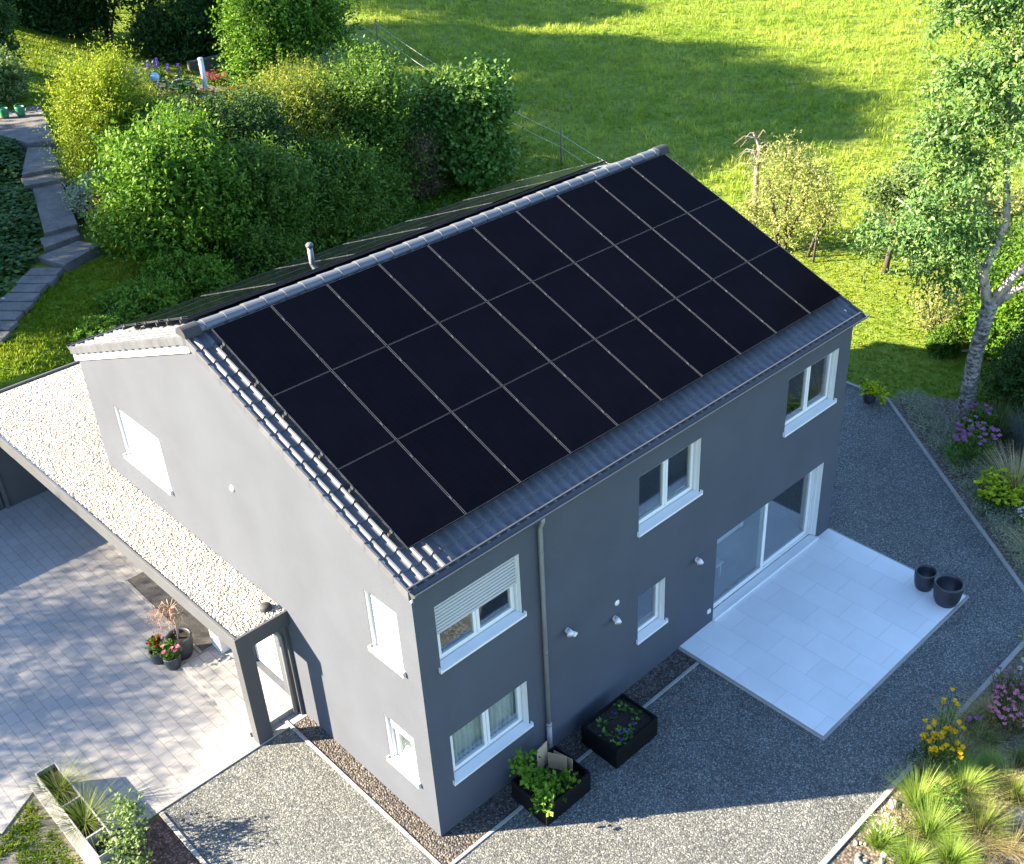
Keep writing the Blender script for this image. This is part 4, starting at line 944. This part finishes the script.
mb = MB(); x, y, z = stand(16.1, 34.9); mb.box((x-.9, y-.35, z-.1), (x+.9, y+.35, z+.45)); tag(mb.build('garden_trough', M['rubber'], bevel=.02), 'black trough at the front of the sunny flower bed', 'planter')
mb = MB(); x, y, z = stand(21.0, 43.6); mb.box((x-.95, y-.15, z-.1), (x+.95, y+.15, z+.55)); tag(mb.build('garden_wall', M['oldwall'], bevel=.03), 'low grey block wall behind the white garden post', 'wall')
pot('rain_tub', 'teal tub standing right of the low garden wall', *stand(22.3, 43.2), .30, .5, M['teal'], None, False, .02)
x, y, z = stand(18.5, 38.2); mb = MB(); mb.prism([(x-4, y-1.5), (x+3.5, y-.6), (x+3.2, y+1.0), (x-3.2, y+.4)], lambda a, b: hz(a, b)-.1, lambda a, b: hz(a, b)+.03); structure('paved_garden_path', mb, STEP)
flowering('delphinium', 'violet flower spikes behind the blue garden globe', 'flowers', *stand(15.6, 37.9), .40, 1.0, 1, LM['mid'], FM['blue'], 6, .09, 111, 3, .12, spike=7)
flowering('delphinium', 'violet flower spikes left of the white garden post', 'flowers', *stand(16.5, 37.6), .45, 1.05, 1, LM['mid'], FM['blue'], 6, .09, 112, 2, .12, spike=7)
flowering('daylily_clump', 'leafy clump with pale cream flowers in the sunny bed', 'flowers', *stand(15.7, 36.2), .8, .8, 1, LM['hazel'], FM['white'], 7, .09, 113, 30, .16)
flowering('geranium_bed', 'red flowers at the foot of the white garden post', 'flowers', *stand(16.6, 35.9), .5, .45, 1, LM['mid'], FM['red'], 8, .10, 114, 26, .10)
flowering('rose_bush', 'magenta roses right of the white garden post', 'flowers', *stand(18.9, 38.9), .65, .75, 1, LM['mid'], FM['magenta'], 8, .11, 115, 30, .12)
flowering('rose_bush', 'red low roses behind the hedge right of the post', 'flowers', *stand(19.4, 37.4), .6, .5, 1, LM['mid'], FM['red'], 8, .10, 116, 22, .12)
grass_clump('agave_clump', 'blue grey spiky leaved clump in the upper garden', *stand(13.7, 37.0), 260, 1.0, 1.0, LM['bluegrey'], None, 117, .05, 1.0, .4, .35, 'plant')
t = thing('garden_chair', 'grey folded garden chair leaning beside the tall green bush', 'chair', stand(21.3, 38.0))
mb = MB(); mb.box((-.25, -.2, .38), (.25, .22, .42)); mb.build('seat', M['greymetal'], t, bevel=.01)
mb = MB(); mb.prism([(-.25, .22), (.25, .22), (.25, .26), (-.25, .26)], .42, .92); mb.build('backrest', M['greymetal'], t, bevel=.01)
for sx in (-1, 1):
    for sy in (-1, 1): mb = MB(); mb.tube([(sx*.23, sy*.19, 0), (sx*.22, sy*.17, .38)], .015, 6); mb.build('leg', M['greymetal'], t)

# ------------------------------------------------------------------ shrubs of the left bank
def shrub(label, x, y, hgt, rad, mat, per, leaf, seed, name='shrub', cat='shrub', lobes=8, K=11, slen=None, group=None, **kw):
    r = random.Random(seed); cl = [(0, 0, hgt*.48, rad*.85, rad*.85, hgt*.46, 1.8)]
    for k in range(6):
        a = k*1.047+r.uniform(-.3, .3); cl.append((rad*.72*math.cos(a), rad*.72*math.sin(a), hgt*.14, rad*.42, rad*.42, hgt*.17, .6))
    for k in range(lobes):
        a = k*6.283/lobes+r.uniform(-.4, .4); q = rad*r.uniform(.45, .85); zz = hgt*r.uniform(.22, .74); s = rad*r.uniform(.28, .60)
        cl.append((q*math.cos(a), q*math.sin(a), zz, s, s, min(zz*.95, hgt*r.uniform(.26, .36))))
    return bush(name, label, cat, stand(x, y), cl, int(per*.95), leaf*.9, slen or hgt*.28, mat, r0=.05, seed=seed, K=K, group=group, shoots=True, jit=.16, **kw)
G = 'shrubs on the bank behind the house'
shrub('chartreuse topped bush beside the upper garden path', 7.85, 25.8, 3.6, 1.05, LM['yellow'], 330, .14, 201, group=G, upbias=.7, aspect=.4, tone=.1)
shrub('brownish weedy clump behind the chartreuse bush', 10.4, 27.3, 1.7, 1.5, LM['olive'], 200, .14, 202, group=G, upbias=.9, aspect=.35)
shrub('olive weedy clump below the sunny flower bed', 12.4, 29.4, 1.1, 1.5, LM['dry'], 150, .14, 222, group=G, upbias=.9, aspect=.35)
shrub('broad sunlit yellowish hedge shrub in the middle of the bank', 13.8, 25.0, 3.2, 2.2, LM['lit'], 480, .15, 203, group=G, lobes=9)
shrub('bright green feathery shrub nearest the garden steps', 7.2, 20.4, 3.2, 1.65, LM['bright'], 330, .20, 204, group=G, upbias=.9)
shrub('dark green shrub behind the roof vent pipe', 9.8, 20.6, 3.1, 1.6, LM['mid'], 330, .17, 205, group=G)
shrub('dense dark green shrub right of the roof vent pipe', 12.8, 21.6, 3.0, 1.6, LM['mid'], 330, .18, 206, group=G)
shrub('tall dark green shrub with pale tips near the hazel', 16.7, 24.6, 4.3, 1.75, LM['mid'], 400, .19, 207, group=G, lobes=8, upbias=.7)
shrub('grey green willowy shrub behind the dark shrubs', 19.2, 30.0, 2.6, 1.5, LM['silver'], 240, .15, 208, group=G, upbias=1.1, aspect=.3)
shrub('hazel bush with pale sunlit leaf tips closest to the meadow fence', 21.0, 23.5, 3.8, 1.55, LM['hazel'], 320, .24, 209, group=G, upbias=.8, aspect=.75)
shrub('small brown flowering shrub in front of the hazel', 18.6, 23.6, 2.4, .85, LM['dry'], 140, .13, 210, group=G, lobes=5, upbias=.9, aspect=.4)
shrub('dark green filler shrub between hazel and tall shrub', 18.8, 24.8, 3.0, 1.3, LM['dark'], 260, .17, 211, group=G)
shrub('tall bright green tree like bush beside the upper garden', 22.0, 37.4, 4.6, 2.1, LM['bright'], 430, .22, 212, group=G, lobes=9, aspect=.65)
shrub('pale clipped bush behind the green buckets', 7.9, 36.3, 1.7, 1.2, LM['silver'], 200, .15, 213, group=G, aspect=.6)
shrub('low grey leaved plant right of the garden path', 6.4, 23.6, 1.1, .8, LM['lavender'], 140, .12, 214, group=G, lobes=5)
shrub('brownish low shrub between path and bright shrub', 6.4, 22.0, 1.5, .9, LM['olive'], 160, .13, 215, group=G, lobes=5)
shrub('low weedy green clump on the lawn behind the gable', 4.2, 17.6, .75, .9, LM['bright'], 130, .13, 216, group=G, lobes=5)
shrub('leafy green clump rising over the rear eaves', 6.0, 18.2, 1.2, .95, LM['bright'], 160, .14, 217, group=G, lobes=5)
shrub('leafy clump over the rear eaves below the dark shrubs', 8.2, 18.6, 1.2, 1.0, LM['mid'], 160, .15, 218, group=G, lobes=5)
shrub('olive shrub left of the tall dark shrub', 15.0, 22.4, 2.6, 1.3, LM['mid'], 260, .17, 219, group=G)
shrub('low green weeds over the rear eaves near the carport', 2.6, 16.6, .5, .7, LM['bright'], 90, .12, 220, group=G, lobes=4)
shrub('dark evergreen bush filling the bank centre', 10.8, 23.2, 3.0, 1.7, LM['dark'], 330, .16, 221, group=G)
shrub('dark leafy bush left of the broad sunlit hedge', 9.6, 24.4, 2.4, 1.3, LM['mid'], 220, .15, 223, group=G)

shrub('yellow green shrub low between chartreuse bush and dark bank', 9.4, 22.6, 1.9, 1.2, LM['lit'], 220, .14, 224, group=G)
shrub('sunlit yellowish shrub right of the broad hedge shrub', 16.6, 27.4, 3.0, 1.6, LM['lit'], 280, .15, 225, group=G)
shrub('small silver green shrub on top of the bank', 18.2, 27.6, 2.6, 1.0, LM['silver'], 180, .14, 226, group=G, upbias=1.1, aspect=.3)
shrub('green shrub filling between vent pipe shrub and bright shrub', 8.6, 18.9, 1.9, 1.1, LM['mid'], 200, .16, 227, group=G)
shrub('yellow flowering tall weeds left of the flower bed', 11.2, 31.4, 1.0, 1.3, LM['lit'], 130, .14, 228, group=G, upbias=1.1, aspect=.35)
def undergrowth():
    r = np.random.default_rng(77); n = 26000; poly = [(3.0, 16.3), (6.6, 19.2), (6.2, 23.5), (9, 29), (14, 31.5), (20, 28.5), (22, 22.5), (17, 21.0), (12.5, 18.6), (7.5, 16.6), (4, 15.9)]
    x = r.uniform(3, 22, n); y = r.uniform(16, 31, n); k = inside(x, y, poly); x, y = x[k], y[k]
    hh = .18+.42*(.5+.5*np.sin(x*1.7+1.3*np.sin(y*1.1)))*(.5+.5*np.sin(y*1.9+1.5*np.sin(x*.8)))
    cl_ = np.stack([x, y, H(x, y)], 1); V = []; A = []; base_v = r.normal(.45, .15, len(x))
    for q in range(5):
        a = r.uniform(0, 6.28, len(x)); p = cl_+np.stack([r.normal(0, .08, len(x)), r.normal(0, .08, len(x)), hh*(q+r.random(len(x)))/5], 1)
        V.append(leaf_quads(p, np.stack([np.cos(a), np.sin(a), r.uniform(-.1, .9, len(x))], 1), np.tile([[0, 0, 1.]], (len(x), 1))+r.normal(size=(len(x), 3))*.4, r.uniform(.08, .18, len(x)), r.uniform(.03, .08, len(x)))); A.append(base_v+.06*q)
    tag(quads_object('bank_undergrowth', np.concatenate(V), np.concatenate(A), LM['bright']), 'weedy green undergrowth covering the bank between the shrubs', 'undergrowth', kind='stuff')
undergrowth()
# ------------------------------------------------------------------ trees of the upper garden and the shading row on the left
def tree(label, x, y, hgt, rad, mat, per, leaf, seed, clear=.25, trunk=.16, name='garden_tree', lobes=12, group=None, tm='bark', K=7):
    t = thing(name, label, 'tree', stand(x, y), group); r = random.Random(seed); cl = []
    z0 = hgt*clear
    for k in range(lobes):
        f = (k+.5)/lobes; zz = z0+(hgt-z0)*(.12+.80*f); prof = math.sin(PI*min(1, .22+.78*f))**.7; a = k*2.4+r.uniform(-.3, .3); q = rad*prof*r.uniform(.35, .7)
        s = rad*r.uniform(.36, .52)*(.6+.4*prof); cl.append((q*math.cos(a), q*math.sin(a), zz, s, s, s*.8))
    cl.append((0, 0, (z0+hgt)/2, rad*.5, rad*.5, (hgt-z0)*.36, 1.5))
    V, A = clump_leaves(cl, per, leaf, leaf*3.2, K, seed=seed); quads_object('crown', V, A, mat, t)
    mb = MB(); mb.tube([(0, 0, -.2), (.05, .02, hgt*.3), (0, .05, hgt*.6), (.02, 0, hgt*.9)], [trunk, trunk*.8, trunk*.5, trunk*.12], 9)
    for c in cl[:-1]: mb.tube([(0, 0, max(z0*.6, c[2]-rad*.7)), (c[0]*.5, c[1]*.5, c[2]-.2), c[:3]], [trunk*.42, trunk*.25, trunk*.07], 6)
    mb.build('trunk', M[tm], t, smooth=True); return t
GT = 'trees around the upper garden'
tree('big dark tree over the top left corner of the garden', 12.3, 53.0, 9, 3.6, LM['mid'], 260, .28, 301, .0, .2, group=GT)
tree('dark tree at the far end of the sunny lawn', 20.0, 52.0, 12, 3.6, LM['dark'], 200, .32, 302, .0, .2, group=GT)
tree('dark green tree right of the far lawn', 23.8, 48.5, 11, 3.2, LM['dark'], 200, .30, 303, .08, .2, group=GT)
tree('dark green tree behind the tall bright bush', 25.8, 44.8, 9, 2.6, LM['mid'], 190, .28, 304, .06, .2, group=GT)
tree('dark tree behind the garden at the top edge', 16.0, 56.0, 13, 3.8, LM['dark'], 200, .34, 305, .0, .22, group=GT)
shrub('dark bush under the trees at the far lawn end', 14.5, 55.5, 3.2, 2.2, LM['dark'], 260, .24, 231, group='shrubs under the garden trees')
shrub('dark bush between the far tree trunks', 18.4, 53.5, 3.0, 2.2, LM['dark'], 260, .24, 233, group='shrubs under the garden trees')
shrub('dark bush behind the low grey garden wall', 21.8, 46.5, 2.6, 2.0, LM['dark'], 260, .24, 234, group='shrubs under the garden trees')
shrub('dark bush right of the low grey garden wall', 24.3, 42.6, 2.6, 1.8, LM['dark'], 240, .22, 235, group='shrubs under the garden trees')
tree('low dark bush like tree at the left frame edge', 9.3, 40.2, 3.6, 1.7, LM['dark'], 150, .22, 306, .05, .12, group=GT)
SHADE = [(-3.5, 48, 20, 3.6), (0, 51, 20.5, 4.0), (-2.0, 49.6, 20, 3.6), (2.5, 55, 20, 3.6), (-11, 31.0, 9.6, 3.2), (-10, 36.5, 10.3, 3.2), (-8.5, 42, 11.6, 3.2), (-13, 38, 10.3, 3.4), (7, 58, 18, 3.6), (15, 66, 17, 4.0), (21, 64, 15.5, 3.6)]
for k, (x, y, hh, rr) in enumerate(SHADE):
    tree('tall leafy tree of the row beyond the left frame edge', x, y, hh, rr, LM['mid'], 150, .42, 320+k, .60 if hh > 15 else .10, .22, group='trees beyond the left edge', K=6)
for k, (x, y, hh, rr) in enumerate([(-13.4, 12.4, 6.0, 2.3), (-13.4, 15.8, 4.6, 2.4), (-13.6, 19.2, 5.6, 2.6), (-13.2, 22.6, 5.0, 2.4)]):
    t = thing('garden_tree', 'airy garden tree left of the driveway outside the frame', 'tree', stand(x, y), 'trees left of the driveway')
    V, A = clump_leaves([(0, 0, hh*.55, rr, rr, hh*.46)], 5600, .10, .30, 3, shell=0., seed=340+k, jit=1.2); quads_object('crown', V, A, LM['mid'], t)
    mb = MB(); mb.tube([(0, 0, -.2), (.05, 0, hh*.4), (0, .05, hh*.8)], [.13, .10, .03], 9); mb.build('trunk', M['bark'], t, smooth=True)

# ------------------------------------------------------------------ right side: pale tree, sapling, willow, shrubs, fence
pale = thing('pale_tree', 'tall tree with leaning pale flaking trunk beside the diagonal flower bed', 'tree', (18.12, .2, 0))
mb = MB(); mb.tube([(0, 0, -.15), (.0, .02, .1), (-.01, .05, .9), (.0, .06, 1.8), (.03, .0, 2.6), (.05, -.05, 3.25)], [.30, .24, .205, .19, .185, .20], 16); mb.build('trunk', M['birch'], pale, smooth=True)
LIMBS = [[(.03, .0, 3.1), (-.10, .22, 3.9), (-.05, .12, 4.4), (.05, -.05, 5.3), (-.1, .3, 7.5), (-.2, .5, 9.6)],
         [(.05, -.03, 3.1), (.18, -.40, 3.9), (.35, -.85, 4.7), (.60, -1.5, 6.2), (.7, -1.9, 8.2)],
         [(.05, -.05, 3.0), (.2, -.5, 3.6), (.5, -1.2, 4.2), (.9, -2.2, 5.2), (1.2, -2.9, 6.8)],
         [(-.08, .18, 4.0), (-.45, .9, 4.6), (-.8, 1.7, 5.2), (-1.0, 2.3, 5.6)]]
LR = [[.15, .12, .10, .09, .06, .02], [.13, .11, .10, .07, .03], [.10, .09, .08, .06, .02], [.06, .05, .035, .015], [.045, .035, .03, .012]]
mb = MB()
for p, rr in zip(LIMBS, LR): mb.tube(p, rr, 10)
mb.build('limb', M['limb'], pale, smooth=True)
r = random.Random(77); CL = []
def cl(x, y, z, s, wgt=1.0): CL.append((x, y, z, s, s, s*.75, wgt))
for (a, b) in ((-.9, 10.6), (.3, 11.0), (1.0, 9.4), (1.9, 9.0), (2.4, 7.2), (1.5, 6.4), (.5, 8.1), (-.4, 9.6), (-1.2, 8.2), (-2.2, 7.2), (-2.9, 6.3), (-1.6, 5.4), (-3.4, 8.0), (-2.6, 9.2), (-3.2, 10.6), (-2.0, 11.6), (-1.0, 12.6), (.8, 12.4), (2.2, 11.4), (3.1, 9.4), (3.4, 6.4), (-2.5, 4.6)):
    dx, dy = b*0, 0
    # a runs along the picture direction (0.39,-0.92); spread in depth at random
    a = a*.47 if a < 0 else a; dep = r.uniform(-1.2, 1.2); cl(.39*a+.92*dep, -.92*a+.39*dep, b-.6, r.uniform(.50, .86))
cl(-.95, 2.3, 4.6, .6, .7); cl(-.6, 1.5, 4.8, .55, .6); cl(.9, -2.2, 4.2, .7, .8)
V, A = clump_leaves(CL, 190, .145, .70, 14, upbias=.05, droop=.5, aspect=.42, shell=.12, seed=78, jit=.2)
quads_object('crown', V, A, LM['ash'], pale)
V, A = clump_leaves([(-.95, 2.2, 4.9, .3, .3, .25)], 22, .10, .25, 6, upbias=-.5, droop=.8, seed=79); quads_object('seed_cluster', V, A, L_('brown_seed_cluster', (0.1, 0.06, 0.03), (0.19, 0.12, 0.07), (0.28, 0.21, 0.14)), pale)
mb = MB(); mb.tube([(0, -.02, 1.62), (-.12, .20, 1.80), (-.2, .35, 1.75)], [.05, .04, .03], 7); mb.build('branch_stub', M['bark'], pale, smooth=True)

sap = thing('sapling', 'slim leaning sapling with dark trunk on the lawn before the meadow', 'tree', (24.35, 6.4, 0))
mb = MB(); mb.tube([(0, 0, -.1), (.02, -.05, .7), (.10, -.16, 1.4), (.28, -.42, 2.1), (.42, -.6, 2.9)], [.11, .085, .07, .05, .02], 9)
mb.tube([(.12, -.2, 1.5), (.35, -.7, 2.0), (.5, -1.1, 2.4)], [.05, .035, .012], 6); mb.tube([(.12, -.2, 1.6), (-.05, .3, 2.3), (-.1, .5, 2.8)], [.045, .03, .012], 6); mb.build('trunk', M['bark'], sap, smooth=True)
V, A = clump_leaves([(.1, .0, 2.2, .55, .55, .6), (.35, -.6, 2.3, .55, .55, .55), (-.15, .45, 2.5, .5, .5, .55), (.2, -.2, 3.0, .55, .55, .5), (.0, .2, 1.7, .35, .35, .3)], 150, .14, .35, 8, upbias=.6, shell=.1, seed=81); quads_object('crown', V, A, LM['silver'], sap)

wl = thing('willow', 'pale silvery willow with a bare dead stem behind the roof corner', 'tree', (23.5, 10.1, 0))
mb = MB()
for p, rr in (([(.1, .0, -.1), (.0, .2, 1.2), (-.1, .5, 2.4)], [.10, .07, .03]), ([(.1, -.1, 0), (.35, -.5, 1.2), (.5, -.8, 2.6)], [.09, .06, .02]), ([(.05, -.3, 0), (-.0, -.2, 1.5), (.1, -.4, 3.2)], [.07, .05, .02]), ([(.2, -1.1, -.1), (.25, -1.25, .6), (.4, -1.6, 1.4)], [.06, .05, .02])): mb.tube(p, rr, 8)
mb.build('trunk', M['bark'], wl, smooth=True)
mb = MB(); mb.tube([(.25, 1.15, -.1), (.22, 1.2, 1.6), (.18, 1.2, 2.6), (.2, 1.15, 3.3), (.1, 1.4, 3.8)], [.11, .10, .085, .06, .02], 8); r = random.Random(8)
for k in range(26):
    a = Vector((.18+r.uniform(-.05, .05), 1.2, r.uniform(2.6, 3.7))); d = Vector((r.uniform(-.4, .4)-.1, r.uniform(-.7, .9), r.uniform(-.1, .6))); mb.tube([a, a+d*.6, a+d+Vector((0, 0, -.3))], [.02, .012, .005], 5)
mb.build('dead_stem', M['deadwood'], wl, smooth=True)
V, A = clump_leaves([(.1, .2, 2.9, .8, .8, .8), (.3, -.7, 2.8, .8, .8, .8), (.15, .6, 1.7, .75, .75, .8), (.25, -.5, 1.5, .75, .75, .8), (.3, -1.2, 2.3, .6, .6, .7), (-.1, .9, .9, .6, .6, .6), (.1, -.2, .7, .7, .7, .6), (.3, -1.4, 1.4, .5, .5, .6)], 170, .13, .5, 9, upbias=.3, droop=.4, aspect=.34, shell=.1, seed=82); quads_object('crown', V, A, LM['willow'], wl)
V, A = clump_leaves([(.1, 1.35, 3.5, .5, .6, .35)], 40, .07, .3, 5, upbias=0, droop=.4, aspect=.2, seed=83); quads_object('dead_twigs', V, A, LM['dry'], wl)

GR = 'shrubs around the pale tree'
shrub('dark green shrub right of the pale trunk at the frame edge', 19.6, -1.6, 2.5, 1.35, LM['dark'], 300, .15, 401, group=GR)
shrub('bright sunlit bush behind the pale trunk', 22.5, 1.2, 1.9, 1.4, LM['bright'], 240, .15, 402, group=GR)
shrub('loose pale twiggy bush left of the pale trunk', 21.6, 3.0, 1.5, .75, LM['willow'], 26, .12, 403, group=GR, upbias=1.0, aspect=.35)
shrub('small round dark bush on the lawn edge by the trunk', 20.6, 2.3, .7, .3, LM['mid'], 110, .11, 404, group=GR, lobes=4)
shrub('green bush at the right frame edge behind the dark shrub', 21.0, -2.0, 2.4, 1.4, LM['mid'], 240, .16, 405, group=GR)
shrub('yellowish bush further behind the sapling', 27.5, 4.4, 2.4, 1.3, LM['willow'], 170, .15, 407, group=GR)
shrub('green bush at the meadow edge behind the pale limbs', 26.0, 2.2, 2.3, 1.5, LM['mid'], 200, .17, 408, group=GR)
shrub('dark bush at the right frame edge beyond the log', 24.5, -1.5, 3.2, 1.6, LM['mid'], 220, .18, 409, group=GR)
mb = MB(); mb.tube([(22.0, .9, .15), (23.2, 2.0, .18), (23.9, 2.5, .16)], [.16, .15, .13], 10); tag(mb.build('log', M['bark'], smooth=True), 'fallen brown log lying behind the pale trunk', 'log')

fn = thing('wire_fence', 'thin wire fence on wooden posts along the meadow edge', 'fence', (0, 0, 0))
FP = [(22.4, 14.0), (24.8, 21.9), (27.3, 30.5), (29.9, 41.0), (32.4, 51.0)]
for k, (x, y) in enumerate(FP):
    mb = MB(); z = hz(x, y); mb.tube([(x, y, z-.2), (x+.02, y, z+.8), (x+.03, y, z+1.5)], [.05, .045, .04], 7); mb.build('post', M['post'], fn, smooth=True)
for zz in (.75, 1.3):
    mb = MB(); P = []
    for (xa, ya), (xb, yb) in zip(FP, FP[1:]):
        for q in range(6): t = q/6; x, y = xa+(xb-xa)*t, ya+(yb-ya)*t; za, zb = hz(xa, ya), hz(xb, yb); P.append((x, y, za+(zb-za)*t+zz-.12*4*t*(1-t)))
    mb.tube(P, .006, 5); mb.build('wire', M['wire'], fn, smooth=True)
for (x, y, hh, lb) in ((26.2, 8.4, 1.25, 'thin weathered stake at the mown edge between willow and sapling'), (23.45, 8.6, 1.5, 'thin dark stake at the right side of the willow')):
    mb = MB(); mb.tube([(x, y, -.2), (x+.04, y-.02, hh*.6), (x+.02, y-.08, hh)], [.045, .04, .03], 7); tag(mb.build('stake', M['post'] if hh < 1.4 else M['bark'], smooth=True), lb, 'stake')

# ------------------------------------------------------------------ grass
def grass_area(name, label, x0, x1, y0, y1, n, hlo, hhi, per, width, mat, seed, keep, lean=.6, clumpy=0.):
    r = np.random.default_rng(seed); x = r.uniform(x0, x1, n); y = r.uniform(y0, y1, n)
    k = keep(x, y); x, y = x[k], y[k]
    f = .5+.5*np.sin(x*1.9+2*np.sin(y*.9))*np.sin(y*2.3+1.7*np.sin(x*.7))
    hts = (hlo+(hhi-hlo)*r.random(len(x))**1.5)*(1-clumpy+clumpy*2*f)
    V, A = scatter_blades(np.stack([x, y, H(x, y)-.03], 1), hts, per, width, seed, lean)
    big = np.sin(x*.31+1.7*np.sin(y*.19))*np.sin(y*.37+1.3*np.sin(x*.23))+.5*np.sin(x*.9+y*.5+2*np.sin(y*.33)); A = A*.75+.1+np.repeat(.22*big+.30*(f-.5), per)
    o = quads_object(name, V, A, mat); tag(o, label, 'grass', kind='stuff'); return o
def not_yard(x, y): return ~(inside(x, y, GRAVEL) | inside(x, y, DRIVE)) & ~((x > -1) & (x < 11.8) & (y > -1) & (y < 11.3))
PATHP = [(-1.3, 16.9), (3.3, 20.2), (4.9, 20.8), (6.6, 26.3), (9.5, 34.5), (6.2, 34.6), (5.0, 27), (3.0, 21.8), (-1.6, 18)]
meadow = lambda x, y: ((x-22.6)*.957-(y-14.5)*.29 > 0) & ((x-25.5) > -.02*(y-8)) | ((y > 14.5) & ((x-22.6)*.957-(y-14.5)*.29 > 0))
grass_area('meadow_grass', 'tall bright green meadow grass beyond the fence', 22, 82, -4, 62, 100000, .12, .34, 5, .032, LM['grass'], 501, lambda x, y: meadow(x, y) & (y > -8+.2*x-6) , .9, .65)
grass_area('lawn_grass', 'short mown green lawn right of the house', 11.5, 30, -8, 15, 38000, .03, .075, 5, .03, LM['lawn'], 502, lambda x, y: not_yard(x, y) & ~meadow(x, y) & ~((x > 11) & (y < 3.35) & (x < 17.3)) & ~inside(x, y, BED), .8)
grass_area('lawn_grass', 'green rough lawn behind the house and steps', -3, 30, 15.8, 66, 80000, .05, .13, 5, .035, LM['lawn'], 503, lambda x, y: ~meadow(x, y) & ~inside(x, y, PATHP) & (y > 15.6) & ((x-22.6)*.957-(y-14.5)*.29 < 0), .8, .3)
grass_area('lawn_grass', 'green rough lawn between the rear eaves and garden steps', -1.2, 8, 15.75, 22.5, 15000, .05, .13, 6, .022, LM['lawn'], 505, lambda x, y: ~inside(x, y, PATHP), .9, .3)
grass_area('lawn_grass', 'patchy sparse lawn at the bottom left corner', -8, -4.45, 1.5, 9, 12000, .04, .10, 8, .026, LM['lawn'], 504, lambda x, y: inside(x, y, [(-5.2, 5.3), (-4.5, 5.75), (-4.5, 2.0), (-12, -1), (-14, 10.0)]) & ((np.sin(x*4+np.sin(y*3))*np.sin(y*4.5+np.sin(x*5)) > -.72)), .9)
def ivy():
    r = np.random.default_rng(510); n = 60000; x = r.uniform(-4, 7.2, n); y = r.uniform(16.5, 34.4, n)
    k = inside(x, y, [(-4, 16.6), (-1.5, 17.1), (.3, 18.8), (2.45, 20.85), (3.3, 21.6), (3.85, 22.6), (5.25, 26.7), (5.35, 27.5), (6.55, 30.1), (6.3, 32.5), (6.9, 34.3), (-4, 34.3)]); x, y = x[k], y[k]; n = len(x)
    z = H(x, y)+.12+.16*np.sin(x*2.2)*np.sin(y*1.9)+r.uniform(-.1, .14, n); a = r.uniform(0, 6.28, n)
    V = leaf_quads(np.stack([x, y, z], 1), np.stack([np.cos(a), np.sin(a), r.uniform(-.3, .3, n)], 1), np.tile([[0, 0, 1.]], (n, 1))+r.normal(size=(n, 3))*.35, r.uniform(.13, .24, n), r.uniform(.10, .18, n))
    tag(quads_object('ivy_ground_cover', V, r.random(n), LM['ivy']), 'dark green ivy ground cover left of the garden steps', 'ground cover', kind='stuff')
ivy()
